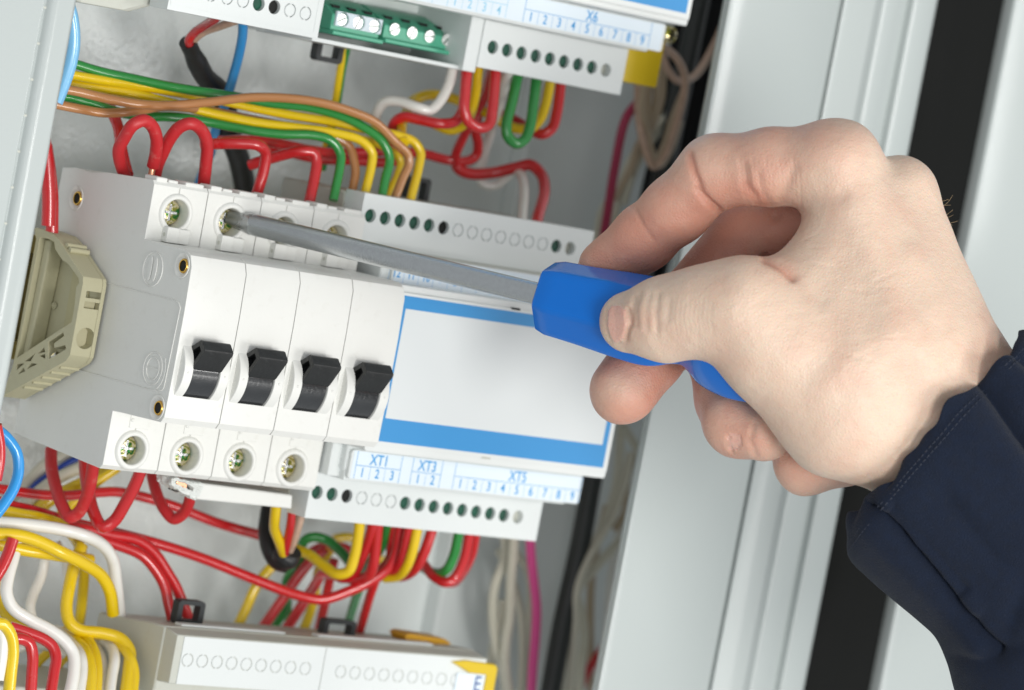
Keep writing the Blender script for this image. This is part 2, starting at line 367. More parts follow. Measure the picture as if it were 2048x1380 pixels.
    c = MB(); c.poly_x([[(66.8, -3.6), (71.5, -.7), (72.6, -1.9), (69.6, -6.0)]], 3.0, 6.2); cut(LV, [c])
    md = LV.modifiers.new("bevel", 'BEVEL'); md.width = .22 * S; md.segments = 2; md.limit_method = 'ANGLE'; md.angle_limit = math.radians(30)
    return o
P0 = pole()
def copy_tree(o, parent):
    c = o.copy(); col.objects.link(c); c.parent = parent
    for ch in list(o.children): copy_tree(ch, c)
    return c
for i in (1, 2, 3):
    c = copy_tree(P0, BK); c.location = Vector((18 * i, 0, 0)) * S
# screws that look different
for o in list(bpy.data.objects):
    if o.name.startswith("terminal_screw") and o.parent and abs(o.parent.location.x - .054) < 1e-4:
        o.data = o.data.copy(); o.data.materials[0] = MT['screwgold']
# left side details (moulding marks, rivets)
sd = MB()
def side(px, py): p = atx(px, py, 0.1); return (0.02, p[1], p[2])
ln = [side(205, 563), side(300, 588), side(350, 600)]; 
pts = [side(205, 563), side(280, 583), side(348, 600), side(358, 606), side(361, 616), side(352, 660), side(329, 772), side(326, 779), side(318, 782), side(300, 779), side(152, 738)]
pts = [np.array(p) for p in pts]
sd.tube(pts, .16, 8)
c1 = side(306, 538); c2 = side(306, 737)
for c, R in ((c1, 4.6), (c2, 4.4)):
    ringp = [(0.05, c[1] + R * math.sin(a), c[2] + R * math.cos(a)) for a in np.linspace(0, 2 * math.pi, 40)]
    sd.tube(ringp, .22, 6)
    if c is c2:
        sd.tube([(0.05, c[1] + 3.0 * math.sin(a), c[2] + 3.0 * math.cos(a)) for a in np.linspace(0, 2 * math.pi, 40)], .2, 6)
        sd.tube([(0.05, c[1] + 6.0 * math.sin(a), c[2] + 6.0 * math.cos(a)) for a in np.linspace(-1.2, .6, 16)], .2, 6)
        sd.box(-.1, .1, c[1] - .25, c[1] + .25, c[2] - 3.5, c[2] + 3.5)
sd.build("side_moulding", MT['breaker'], BK, smooth=60)
sp = MB()
for dz in (-1.2, 1.2):
    sp.extr([[(c1[2] + dz + a * .9, c1[1] + b * 3.3) for a, b in circ(0, 0, 1, 20)]], lambda a, b, d: (d, b, a), -.25, .1)
sp.build("side_plug", MT['breaker'], BK, bevel=.1)
for px, py in ((372, 531), (322, 815), (160, 396)):
    p = side(px - 7, py)
    b_ = MB(); b_.lathe((-.05, p[1], p[2]), (1, 0, 0), [(3.5, .1), (3.35, -.15), (2.6, -.02), (2.1, .4)], 32)
    ro = b_.build("rivet_recess", MT['breaker'], BK, smooth=60)
    b_ = MB(); b_.lathe((.1, p[1], p[2] + .9), (-1, 0, 0), [(1.5, 0), (1.5, .5), (1.8, .55), (2.0, .3), (2.0, 0)], 24)
    b_.build("rivet", MT['brass'], ro, smooth=60)
    b_ = MB(); b_.cyl((-.12, p[1], p[2] + .9), (1, 0, 0), 1.5, 1.5, .1, 24); b_.build("rivet_bore", MT['dark'], ro)

# white busbar strip hanging under the breaker, with a broken end
def P(px, py, z): return at(px, py, z)
BB = thing("busbar_strip", P(490, 990, 34), "white plastic busbar strip with a broken chipped end under the breaker", "busbar")
a = P(392, 965, 40); b2 = P(585, 1000, 40)
q = [P(402, 966, 38), P(586, 990, 38), P(584, 1019, 38), P(574, 1017, 38), P(391, 999, 38), P(398, 985, 38)]
mb = MB(); mb.poly_z([[(p[0], p[1]) for p in q]], 26, 38); mb.build("strip_body", MT['breaker'], BB, bevel=.5)
mb = MB()
hp = [(342, 957), (352, 955), (372, 961), (392, 964), (408, 968), (404, 980), (396, 990), (389, 1000), (372, 989), (352, 978), (341, 970)]
hq = [P(x, y, 38) for x, y in hp]
mb.poly_z([[(p[0], p[1]) for p in hq], [tuple(P(x, y, 38)[:2]) for x, y in ((352, 962), (368, 964), (386, 975), (384, 982), (366, 974), (350, 968))]], 31, 38.4)
bo = mb.build("broken_end", MT['rubbed'], BB, smooth=0)
md = bo.modifiers.new("sub", 'SUBSURF'); md.subdivision_type = 'SIMPLE'; md.levels = 3; md.render_levels = 3
tx = bpy.data.textures.new("chips", 'CLOUDS'); tx.noise_scale = .0012
md = bo.modifiers.new("disp", 'DISPLACE'); md.texture = tx; md.strength = .0014; md.mid_level = .5; md.texture_coords = 'GLOBAL'
mb = MB(); p = P(360, 966, 36); mb.box(p[0] - 2.2, p[0] + 1.6, p[1] - 1.2, p[1] + 1.3, 33, 37.4); mb.build("copper_bar", MT['copper'], BB, bevel=.2)
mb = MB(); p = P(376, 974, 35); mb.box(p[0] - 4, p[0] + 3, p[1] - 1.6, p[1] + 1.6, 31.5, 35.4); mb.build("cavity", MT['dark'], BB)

# ================================================================== beige end bracket
BR = thing("end_bracket", (-5, 0, 0), "beige plastic end bracket clamped beside the breaker's left side", "end bracket")
def zy(px, py, X=-8.3): p = atx(px, py, X); return (p[2], p[1])
outer = [zy(*p) for p in ((67, 456), (74, 455), (106, 467), (118, 480), (166, 553), (166, 566), (140, 710), (132, 722), (3, 793), (26, 730), (72, 478))]
pocket = [zy(*p) for p in ((80, 474), (97, 478), (108, 484), (110, 498), (124, 520), (136, 528), (157, 556), (158, 566), (152, 574), (150, 600), (147, 625), (143, 644), (33, 716))]
x0, x1 = -8.3, -.7
mb = MB(); mb.poly_x([outer, pocket], x0, x1 - 1.2); bo = mb.build("bracket_body", MT['bracket'], BR)
# pockets of the triangular ribs + slots on the front
cs = []
def tri(pts, d=2.5):
    c = MB(); c.poly_x([[zy(*p) for p in pts]], x0 - 1, x0 + d); return c
for t3 in ([(33, 728), (48, 727), (33, 740)], [(37, 748), (46, 735), (50, 742)], [(50, 722), (70, 707), (61, 722)], [(54, 738), (62, 726), (74, 728)], [(76, 707), (88, 694), (90, 704)], [(79, 712), (90, 707), (90, 717)],
           [(96, 684), (126, 665), (128, 672), (108, 686), (108, 696), (130, 690), (132, 698), (98, 718)]):
    cs.append(tri(t3))
cc = at(168, 676, 27)
ctr = atx(168, 676, -4.2)
c = MB(); c.cyl((-4.3, ctr[1], ctr[2] - 2.2), (0, 0, 1), 2.9, 2.9, 8, 28); cs.append(c)
for py_ in (588, 610):
    p = atx(176, py_, -5); c = MB(); c.box(-6.6, 2, p[1] - .9, p[1] + .9, p[2] - 1.4, p[2] + 6); cs.append(c)
cut(bo, cs)
md = bo.modifiers.new("bevel", 'BEVEL'); md.width = .35 * S; md.segments = 2; md.limit_method = 'ANGLE'; md.angle_limit = math.radians(50)
mb = MB(); mb.poly_x([outer], x1 - 1.15, x1); mb.build("bracket_back", MT['bracket'], BR)
# ramp inside the pocket and plated clamp plate
mb = MB(); rp = [zy(*p) for p in ((80, 476), (92, 479), (46, 706), (33, 716))]
mb.poly_x([rp], x0 + 1.6, x1 - 1.2); mb.build("inner_ramp", MT['bracket'], BR, bevel=.5)
mb = MB(); sx = [zy(*p) for p in ((110, 530), (135, 545), (140, 600), (100, 668), (86, 668))]
mb.poly_x([sx], x1 - 1.5, x1 - 1.18); mb.build("clamp_plate", mat("iridescent_plating", (.50, .46, .28), .35, metal=.35, var=.25, vscale=60), BR)
p = atx(108, 611, x1 - 1.6); mb = MB(); mb.lathe((x1 - 1.5, p[1], p[2]), (-1, 0, 0), [(1.1, 0), (1.0, .25), (.5, .25), (.35, .05), (.001, .05)], 20); mb.build("centre_pip", MT['bracket'], BR, smooth=60)
p = atx(110, 706, x0 + 1.2); mb = MB(); mb.cyl((x0 + .9, p[1] - 1.2, p[2]), (0, .5, .85), .9, .9, 2.2, 20); mb.build("clamp_screw", MT['screw'], BR, bevel=.15)
for px_, py_ in ((88, 778), (102, 769), (116, 760), (128, 752)):
    p = atx(px_ - 30, py_ - 14, -5); 
for k in range(5):
    e0 = np.array(outer[7]); e1 = np.array(outer[8]); q = e0 + (e1 - e0) * (.15 + .14 * k)
    mb = MB(); mb.cyl((x0 + 1.2, q[1], q[0]), (1, 0, 0), .55, .55, 6.0, 12); mb.build("grip_rib", MT['bracket'], BR)
p0 = atx(135, 485, -5); p1_ = atx(145, 500, -5)
for px_, py_ in ((128, 484), (134, 493)):
    p = atx(px_, py_ + 6, x0); mb = MB(); mb.cyl((x0 + .8, p[1], p[2]), (1, 0, 0), .8, .8, 6.2, 12); mb.build("grip_rib", MT['bracket'], BR)

# ================================================================== controllers
PITCH = 5.287
def controller(name, base, label, yc):
    return thing(name, base, label, "controller", "pale grey controllers with terminal strips, one on each rail")
def faceplate(parent, x0, x1, y0, y1, z, th, hx, hy, kinds, hr=1.95, body=None, label=None):
    """front face of a terminal strip with round screw holes; kinds: g green terminal, k open black, p closed knock-out, w empty pale"""
    holes = [circ(x, hy(x) if callable(hy) else hy, hr, 26) for x in hx]
    mb = MB(); mb.poly_z([[(x0, y0), (x1, y0), (x1, y1), (x0, y1)]] + holes, z - th, z)
    fp = mb.build("terminal_cover", MT['module'], parent, bevel=0)
    if label: plabel(fp, label)
    for x, kd in zip(hx, kinds):
        yy = hy(x) if callable(hy) else hy
        if kd == 'p':
            m_ = MB(); m_.lathe((x, yy, z - 1.6), (0, 0, 1), [(hr - .22, 0), (hr - .22, 1.45), (hr - .35, 1.62), (.001, 1.62)], 28)
            m_.box(x - .35, x + .35, yy + hr - .3, yy + hr + .1, z - 1, z - .03); m_.box(x - .35, x + .35, yy - hr - .1, yy - hr + .3, z - 1, z - .03)
            m_.build("knockout", MT['module'], fp, smooth=50)
            m_ = MB(); m_.cyl((x, yy, z - 1.9), (0, 0, 1), hr + .2, hr + .2, .2, 20); m_.build("knockout_gap", MT['dark'], fp)
        elif kd == 'g':
            m_ = MB(); m_.cyl((x, yy, z - 1.7), (0, 0, 1), hr + .25, hr + .25, .3, 22); g_ = m_.build("terminal_clamp", MT['greendeep'], fp)
            m_ = MB(); m_.cyl((x + .2, yy + .1, z - 1.4), (0, 0, 1), 1.25, 1.25, .2, 18); m_.build("terminal_screw", MT['greendeep'], g_, bevel=.1)
        elif kd == 'k':
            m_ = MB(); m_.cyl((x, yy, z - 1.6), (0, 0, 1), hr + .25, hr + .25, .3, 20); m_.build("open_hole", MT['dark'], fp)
        elif kd == 'w':
            m_ = MB(); m_.cyl((x, yy, z - 2.6), (0, 0, 1), hr + .25, hr + .25, .3, 20); m_.build("hole_floor", MT['module_body'], fp)
    # inner tube walls hide the shell
    return fp

# ---- middle controller
MC = controller("controller", (115, 0, 0), "middle pale grey controller right of the breaker with a blank blue-bordered panel", 0)
mb = MB(); mb.box(72.3, 157.4, -45, 44.8, 0, 31.1); mb.build("housing", MT['module_body'], MC, bevel=.6)
mb = MB(); mb.box(76, 157.4, -32, 30.5, 35, 49.1); mb.build("housing_step", MT['module'], MC, bevel=.6)
mb = MB(); mb.box(72.6, 77.0, -34.2, -24.7, 36, 46.5); mb.box(76.6, 158.3, -34.7, -25.1, 36.5, 48.9); mb.build("strip_support", MT['module'], MC, bevel=.3)
hx = [75.7 + PITCH * i for i in range(15)]
faceplate(MC, 70.4 + 2, 157.7, 31.0, 45.4, 40, 8.8, hx, 39.25, "gggggkpppppppgw")
hx = [75.2 + PITCH * i for i in range(15)]
faceplate(MC, 72.4, 157.7, -47.6, -34.4, 40, 8.8, hx, lambda x: -40.1 - (x - 75) * .012, "ggkpppgggggggg" + "w")
# dark gap line + small slot under the upper cover
mb = MB(); mb.box(78, 157.4, 30.65, 30.95, 40.0, 49.0); mb.build("shadow_gap", MT['module_body'], MC)
# label strips
def strip(parent, x0, x1, y0, y1, z, name="label_strip"):
    mb = MB(); mb.poly_z([rrect(x0, x1, y0, y1, 1.0)], z - 1.2, z); b = mb.build(name, MT['module'], parent, bevel=.3)
    mb = MB(); mb.box(x0 + .8, x1 - 1.0, y0 + .3, y1 - .3, z + .004, z + .08); pp = mb.build("paper", MT['paper'], b); return pp
stL = strip(MC, 76.8, 162.4, -34.0, -25.6, 50.4)
ZT = 50.5
ink = MB()
def hline(mb, x0, x1, y0, y1, z, wd=.16):
    mb.add([(x0, y0 - wd / 2, z), (x1, y1 - wd / 2, z), (x1, y1 + wd / 2, z), (x0, y0 + wd / 2, z)], [(0, 1, 2, 3)])
def vline(mb, x, y0, y1, z, wd=.16): mb.add([(x - wd / 2, y0, z), (x + wd / 2, y0, z), (x + wd / 2, y1, z), (x - wd / 2, y1, z)], [(0, 1, 2, 3)])
def gridlabel(mb, title, px0, n, digits, ytop, ymid, ybot, z, titlex=None, cell=PITCH, ts=4.3, ds=3.7):
    X0 = px0
    hline(mb, X0, X0 + n * cell, ymid, ymid, z)
    vline(mb, X0, ybot, ytop, z); vline(mb, X0 + n * cell, ybot, ytop, z)
    for i in range(1, n): vline(mb, X0 + i * cell, ybot, ymid, z, .1)
    text_mb(mb, title, (titlex if titlex else X0 + n * cell / 2), (ytop + ymid) / 2 - .15, z, ts, .85)
    for i, d in enumerate(digits): text_mb(mb, d, X0 + (i + .5) * cell, (ymid + ybot) / 2 - .1, z, ds, .85)
zt = 50.52
x_ = at(712, 930, 50.5)[0]; gridlabel(ink, "XT1", x_, 3, "123", -25.9, -29.9, -33.7, zt)
x_ = at(826, 930, 50.5)[0]; gridlabel(ink, "XT3", x_, 2, "12", -25.9, -29.9, -33.7, zt)
x_ = at(911, 940, 50.5)[0]; gridlabel(ink, "XT5", x_, 9, "123456789", -25.9, -29.9, -33.7, zt, titlex=at(1036, 953, 50.5)[0])
ink.build("printed_text", MT['ink'], stL, smooth=0)
stU = strip(MC, 79, 157, 20.6, 30.6, 50.4)
ink = MB(); x12 = at(793, 549, 50.5)[0]
for i in range(12):
    text_mb(ink, str(12 - i), x12 + i * PITCH, 25.0, zt, 3.6, .8); vline(ink, x12 + (i - .5) * PITCH, 22.6, 27.0, zt, .1)
vline(ink, x12 + 11.5 * PITCH, 22.6, 27.0, zt, .1); hline(ink, x12 - PITCH / 2, x12 + 11.5 * PITCH, 27.0, 27.0, zt)
ink.build("printed_text", MT['ink'], stU, smooth=0)
# lid with raised blue-bordered panel
LX0, LX1, LY0, LY1 = 73.0, 161.6, -24.4, 22.6
mb = MB(); mb.poly_z([rrect(LX0, LX1, LY0, LY1, .8)], 46, 60.6); lid = mb.build("lid", MT['lid'], MC, bevel=.7, seg=3)
mb = MB(); mb.poly_z([rrect(LX0 + .7, LX1 - 1.0, LY0 + 1.9, LY1 - 1.9, .6)], 60.7, 62.0); pn = mb.build("panel_frame", MT['lid'], lid, bevel=.4)
mb = MB(); mb.poly_z([rrect(LX0 + 2.5, 158.9, -21.2, 19.9, .3)], 61.5, 62.08); bl = mb.build("blue_border", MT['bluepanel'], pn)
mb = MB(); mb.poly_z([rrect(LX0 + 4.0, 157.0, -14.6, 16.3, .2)], 62.085, 62.12); mb.build("blank_window", MT['greypanel'], pn)
for (px, py) in ((1032, 618), (972, 916)):
    p = at(px, py, 62.0); mb = MB(); mb.box(p[0] - 1.6, p[0] + 1.6, p[1] - .3, p[1] + .3, 61.5, 62.03); mb.build("latch_slot", MT['dark'] if py < 700 else MT['module_body'], lid)

# ---- top controller
TC = controller("controller", (115, 130, 0), "upper controller with green screw terminals and a printed X6 label strip", 131)
mb = MB(); mb.box(101.6, 157.2, 87, 175, 0, 31.1); mb.box(0, 46.4, 86.5, 175, 0, 31.1); mb.box(46.4, 101.6, 101, 175, 0, 34); mb.box(46.4, 101.6, 84.6, 101, 0, 14)
mb.build("housing", MT['module'], TC, bevel=.4)
mb = MB(); mb.box(46.6, 101.5, 84.2, 85.4, 10, 37.5); mb.build("bottom_ledge", MT['module'], TC, bevel=.2)
mb = MB(); mb.box(98.5, 103.2, 84.2, 100.6, 10, 39.7); mb.build("divider_wall", MT['module'], TC, bevel=.3)
hx = [107.6 + PITCH * 1.013 * i for i in range(9)]
fp = faceplate(TC, 103.2, 157.5, 86.0, 99.6, 40, 8.8, hx, lambda x: 92.3 + (x - 107) * 0, "ggggggggw")
mb = MB(); mb.box(-20, 157, 99.7, 112, 34, 49.2); mb.build("housing_step", MT['module'], TC, bevel=.4)
hx = [25.3 - 5.287 * 3 + PITCH * i for i in range(7)]
hx = [46.6 - 5.6 - PITCH * i for i in range(9)][::-1]
fp = faceplate(TC, hx[0] - 2.6, 46.5, 85.0, 99.6, 40, 8.8, hx, 91.2, "pppppgkpp")
mb = MB(); mb.poly_z([rrect(hx[0] - 1.9, 45.0, 86.2, 97, .6), rrect(hx[0] - 1.6, 44.7, 86.5, 97.2, .5)], 39.9, 40.12); mb.build("face_border", MT['module'], TC)
stT = strip(TC, 20, 161.2, 100.4, 108.6, 50.4)
ink = MB(); fk = MB()
x6 = at(1042, 60, 50.5)[0]
gridlabel(ink, "X6", x6, 9, "123456789", 108.3, 104.5, 100.8, zt, titlex=at(1184, 35, 50.5)[0])
x4 = at(890, 30, 50.5)[0]
gridlabel(fk, "", x4, 4, "1234", 108.3, 104.5, 100.8, zt)
gridlabel(fk, "", x4 - 4 * PITCH, 3, "345", 108.3, 104.5, 100.8, zt)
ink.build("printed_text", MT['ink'], stT, smooth=0); fk.build("faded_text", MT['inkfaint'], stT, smooth=0)
mb = MB(); mb.box(40, 160.4, 108.9, 150, 46, 60.6); tl = mb.build("lid", MT['lid'], TC, bevel=.7, seg=3)
mb = MB(); mb.box(42, 159.4, 110.6, 150, 60.7, 62.0); tp = mb.build("panel_frame", MT['lid'], tl, bevel=.4)
mb = MB(); mb.box(44, 157.6, 112.4, 150, 61.6, 62.07); mb.build("blue_border", MT['bluepanel'], tp)
# off-white edge of the neighbouring upper unit (top-left corner)
UL = thing("relay_module", P(240, 0, 30), "cream plastic unit cut off at the top left above the bare wall", "relay module")
q = [P(150, -60, 30), P(152, 4, 30), P(262, 24, 30), P(330, 6, 30), P(345, -60, 30)]
mb = MB(); mb.poly_z([[(p[0], p[1]) for p in q]], 0, 30); mb.build("housing", MT['module_body'], UL, bevel=1.2, seg=3)
# green screw terminals in the recess
def green_block(pxs, face, label, n, white):
    (ax, ay), (bx, by) = pxs
    A = at(ax, ay, face); B = at(bx, by, face)
    x0, x1 = A[0], B[0]; y1, y0 = A[1], B[1]
    G = thing("screw_terminal", ((x0 + x1) / 2, y0, face - 20), label, "screw terminal", "green screw terminals in the upper controller")
    mb = MB(); mb.poly_x([[(face - 25, y0 - 1.2), (face, y0 - 1.2), (face, y0), (face, y1 - 1.6), (face - 4, y1 + .6), (face - 12, y1 + 3), (face - 25, y1 + 3)]], x0, x1)
    g = mb.build("terminal_body", MT['greenblock'], G, bevel=.25)
    mb = MB(); mb.box(x0 - .4, x1 + .4, y0 - 2.4, y0 - 1.2, face - 14, face + 2.2); mb.build("foot_rail", MT['greenblock'], G, bevel=.3)
    pw = (x1 - x0) / n
    if white:
        mb = MB(); mb.poly_z([[(x0 + .8, y0 + .2), (x1 - .2, y0 + .2), (x1 - .2, y1 - .6), (x0 + .8, y1 - .6)]] + [circ(x0 + .4 + (i + .5) * pw, (y0 + y1) / 2 - .2, 2.0, 24) for i in range(n)], face, face + .9)
        mb.build("white_face", MT['paper'], G, bevel=0)
    for i in range(n):
        cx = x0 + .2 + (i + .5) * pw; cy = (y0 + y1) / 2 - .3; a = [.5, 1.2, .1, .9][i % 4]
        m_ = MB(); m_.cyl((cx, cy, face + .05), (0, 0, 1), 1.75, 1.75, .5, 28); s_ = m_.build("screw", MT['bright'], G, bevel=.1)
        u = np.array([math.cos(a), math.sin(a)]); v = np.array([-u[1], u[0]]); pts = [u * 1.6 + v * .2, u * 1.6 - v * .2, -u * 1.6 - v * .2, -u * 1.6 + v * .2]
        m_ = MB(); m_.poly_z([[(cx + q[0], cy + q[1]) for q in pts]], face + .5, face + .6); m_.build("screw_slot", MT['greendeep'], s_)
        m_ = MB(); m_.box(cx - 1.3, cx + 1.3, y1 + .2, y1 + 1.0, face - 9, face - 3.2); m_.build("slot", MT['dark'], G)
green_block(((668, 16), (758, 70)), 30, "green screw terminal with white face and three screws", 3, True)
green_block(((772, 38), (906, 95)), 30, "all green screw terminal with four screws, right of the white-faced one", 4, False)
mb = MB(); p = at(1240, 100, 37); q = at(1308, 175, 37)
mb.poly_z([rrect(157.6, q[0] + .4, q[1], at(1280, 90, 37)[1] + 4, .8)], 28, 37.5)
o = mb.build("end_plug", MT['yellowplastic'], base=(q[0], q[1], 30), bevel=.5, seg=3); tag(o, "mustard yellow plug at the right end of the upper controller", "plug")
# screw right of the label strip
SC = thing("mounting_screw", at(1343, 70, 36), "small gold and silver cross-head screw right of the X6 label strip", "screw")
p = at(1343, 70, 40); mb = MB(); mb.lathe(tuple(p), (0, 0, 1), [(2.6, -6), (2.6, -.6), (2.2, 0), (.001, .3)], 24); mb.build("screw_head", MT['screwgold'], SC, smooth=50)
mb = MB(); mb.box(p[0] - 1.6, p[0] + 1.6, p[1] - .3, p[1] + .3, p[2] + .1, p[2] + .5); mb.box(p[0] - .3, p[0] + .3, p[1] - 1.6, p[1] + 1.6, p[2] + .1, p[2] + .5); mb.build("cross_slot", MT['dark'], SC)

# ---- bottom controller
BC = controller("controller", (90, -100, 0), "lower controller with closed knock-out circles along the bottom edge", -127)
sidep = [(0, -85.6), (8, -85.2), (26, -83.0), (34, -82.4), (34, -99.5), (30, -130), (0, -130)]
mb = MB(); mb.poly_x([sidep], 36.6, 148); mb.build("housing", MT['module_body'], BC, bevel=.8)
mb = MB(); mb.poly_x([[(33, -98.0), (33, -82.6), (39.9, -83.6), (39.9, -97.4)]], 36.9, 147.8); mb.build("cover_shoulder", MT['module_body'], BC, bevel=.3)
p1 = at(365, 1318, 40.2)
hxa = [at(375 + (609 - 375) / 8 * i, 1320 + 24 / 8 * i, 40.2)[0] for i in range(9)]
hxb = [at(679 + 28.6 * i, 1355 + 3.0 * i, 40.2)[0] for i in range(9)]
faceplate(BC, 39.2, 88.3, -97.3, -83.9, 40.2, 2.4, hxa, -90.4, "p" * 9)
faceplate(BC, 88.6, 147.5, -97.3, -83.9, 40.2, 2.4, hxb, lambda x: -90.6, "p" * 9)
for (a0, a1) in ((44, 80), (92, 134)):
    mb = MB(); mb.box(a0, a1, -82.9, -82.1, 27.5, 31); mb.build("top_slot", MT['module'], BC, bevel=.1)
# yellow end tag with letter, and amber clip
TG = thing("end_tag", (150, -86, 36), "yellow end tag with a navy letter on white at the right of the lower controller", "tag")
p = at(940, 1330, 40.8); q = at(995, 1330, 40.8)
mb = MB(); mb.poly_z([[(q[0], -104), (q[0] - 3.6, -104), (q[0] - 3.6, -88.2), (p[0], -88.0), (p[0] - 7, -85.2), (p[0] - 2, -84.4), (q[0] - 1, -85.0), (q[0], -86)]], 36, 41.3); mb.build("tag_frame", MT['yellowplastic'], TG, bevel=.4, seg=3)
mb = MB(); mb.box(p[0] - 4, q[0] - 3.7, -104, -88.3, 40.3, 40.7); fc = mb.build("tag_face", MT['paper'], TG)
t = MB(); p = at(955, 1368, 40.8); text_mb(t, "E", p[0], p[1] - .2, 40.75, 6.5, .9); t.build("letter", MT['navyink'], fc, smooth=0)
CL = MB(); q = [(810, 1272), (820, 1268), (890, 1278), (902, 1286), (896, 1300), (862, 1296), (815, 1286)]
q = [at(x, y, 22) for x, y in q]; CL.poly_z([[(p[0], p[1]) for p in q]], 14, 22)
o = CL.build("amber_clip", MT['orangeplastic'], base=tuple(q[0]), bevel=1.2, seg=3); tag(o, "amber plastic clip lying along the top of the lower controller", "clip")
CL = MB(); CL.tube([at(855, 1292, 24), at(890, 1303, 28), at(925, 1315, 34), at(945, 1325, 38)], [1.4, 1.5, 1.8, 2.0], 10)
o2 = CL.build("amber_clip_arm", MT['orangeplastic'], parent=o, smooth=60)
# black latches (foot clips)
def latch(px0, py0, px1, py1, z, label):
    A = at(px0, py0, z); B = at(px1, py0, z); y1 = A[1]; y0 = at(px0, py1, z)[1]
    x0, x1 = A[0], B[0]; t = 1.7
    mb = MB(); mb.poly_z([rrect(x0, x1, y0, y1, 1.2), rrect(x0 + t, x1 - t, y0 + 1.5, y1 - 1.3, .4)], z - 3.2, z)
    o = mb.build("rail_latch", MT['clip'], base=((x0 + x1) / 2, y0, z - 6), bevel=.35, seg=2); tag(o, label, "latch", "black rail latches")
latch(640, 72, 694, 122, 10, "black hollow latch below the green terminals")
latch(360, 1200, 414, 1250, 22, "black hollow latch standing beside the two red wires on the lower controller")
latch(652, 1238, 716, 1284, 14, "black hollow latch right of centre on the lower controller")
latch(822, 352, 866, 420, 4, "black latch half hidden behind the yellow wire on the middle controller")

# ================================================================== wires
def wire(color, r, zs, pts, label, group, name="wire", ext0=0, ext1=0, rad=None, dust=False, cat="wire"):
    zs = zs if hasattr(zs, '__len__') else (zs, zs)
    pts = [np.array(p, float) for p in pts]
    L = [0]
    for a_, b_ in zip(pts, pts[1:]): L.append(L[-1] + np.linalg.norm(b_ - a_))
    t = np.array(L) / L[-1]; zz = np.interp(t, np.linspace(0, 1, len(zs)), zs)
    W3 = [at(p[0], p[1], z) for p, z in zip(pts, zz)]
    if ext0: d = W3[0] - W3[1]; W3 = [W3[0] + d / np.linalg.norm(d) * ext0] + W3
    if ext1: d = W3[-1] - W3[-2]; W3 = W3 + [W3[-1] + d / np.linalg.norm(d) * ext1]
    C = spline(W3, 9); c0 = tuple(np.mean(C, axis=0))
    mb = MB(); mb.tube(C, r, 16)
    o = mb.build(name, MT[color], base=c0, smooth=60)
    tag(o, label, cat, group); return o
g1 = "bundle of coloured wires crossing to the middle controller"
wire('green', 1.35, (12, 14, 22, 30), [(95, 112), (150, 128), (200, 143), (270, 158), (340, 173), (400, 183), (470, 193), (540, 206), (620, 215), (690, 235), (732, 257), (762, 280), (777, 306), (779, 325), (772, 352), (766, 381)], "topmost green wire of the bundle, bending down into the middle controller", g1, ext1=5)
wire('yellow', 1.35, (14, 12, 18, 30), [(90, 145), (130, 148), (200, 160), (280, 172), (360, 186), (420, 196), (500, 214), (580, 230), (660, 243), (730, 258), (799, 272), (828, 284), (841, 305), (838, 332), (823, 392)], "yellow wire just under the top green one, ending rightmost of the bundle", g1, ext1=5)
wire('yellow', 1.35, (10, 14, 20, 28), [(90, 160), (135, 166), (190, 174), (260, 186), (330, 203), (430, 228), (520, 246), (600, 256), (670, 266), (722, 281), (744, 305), (743, 330), (732, 378)], "second yellow wire, diving under the brown wires and bending into the controller", g1, ext1=5)
wire('yellow', 1.2, (4, 8, 12, 20), [(90, 170), (180, 180), (300, 200), (420, 222), (560, 250), (640, 266), (700, 274), (760, 290), (800, 320), (795, 350), (780, 380)], "yellow wire hidden low in the bundle behind the brown one", g1, ext1=5)
wire('brown', 1.3, (18, 22, 26, 30), [(85, 172), (150, 182), (200, 194), (260, 206), (330, 211), (420, 204), (500, 195), (570, 196), (640, 205), (700, 222), (750, 244), (790, 283), (815, 308), (818, 328), (806, 355), (794, 386)], "long brown wire arching over the bundle and down to the controller", g1, ext1=5)
wire('brown', 1.3, (16, 18, 10, 24), [(75, 200), (110, 208), (160, 218), (210, 226), (270, 222), (330, 213), (420, 222), (500, 238), (600, 258), (670, 275), (698, 292), (708, 322), (711, 346), (706, 374)], "lower brown wire sagging at left and ending between green and yellow", g1, ext1=5)
wire('green', 1.35, (14, 14, 20, 30), [(80, 182), (115, 191), (150, 198), (200, 213), (240, 225), (290, 233), (345, 234), (400, 241), (480, 257), (560, 268), (630, 271), (663, 282), (681, 308), (679, 338), (673, 368)], "lowest green wire of the bundle, bending down leftmost into the controller", g1, ext1=5)
g2 = "red wires around the breaker's top terminals"
wire('red', 1.6, (2, 6, 20), [(120, 182), (172, 198), (214, 208), (229, 235), (237, 258), (241, 285), (248, 320), (256, 350)], "dark red wire dropping out of the bundle behind the first red loop", g2)
wire('reddusty', 1.75, (22, 34, 27), [(247, 344), (239, 318), (238, 298), (249, 275), (266, 250), (286, 241), (304, 252), (313, 277), (312, 305), (306, 333)], "red loop standing on the breaker's first pole, its copper end showing", g2, ext0=4)
wire('copper', .9, (27, 27), [(306, 330), (302, 352)], "short bare copper wire end under the first red loop", g2, name="copper_end", ext1=3)
wire('reddusty', 1.75, (22, 34, 28), [(310, 352), (315, 330), (325, 307), (340, 277), (360, 254), (381, 247), (402, 259), (414, 287), (412, 326), (408, 364)], "second red loop on the breaker, leaning right onto the second pole", g2, ext0=4, ext1=4)
wire('red', 1.6, (20, 30, 28), [(402, 290), (424, 288), (478, 287), (517, 291), (531, 306), (527, 342), (516, 380)], "red wire bending down into the breaker's third pole", g2, ext1=4)
wire('red', 1.6, (10, 24, 28), [(500, 330), (547, 315), (601, 303), (627, 306), (633, 322), (630, 350), (620, 397)], "red wire bending down into the breaker's fourth pole", g2, ext1=4)
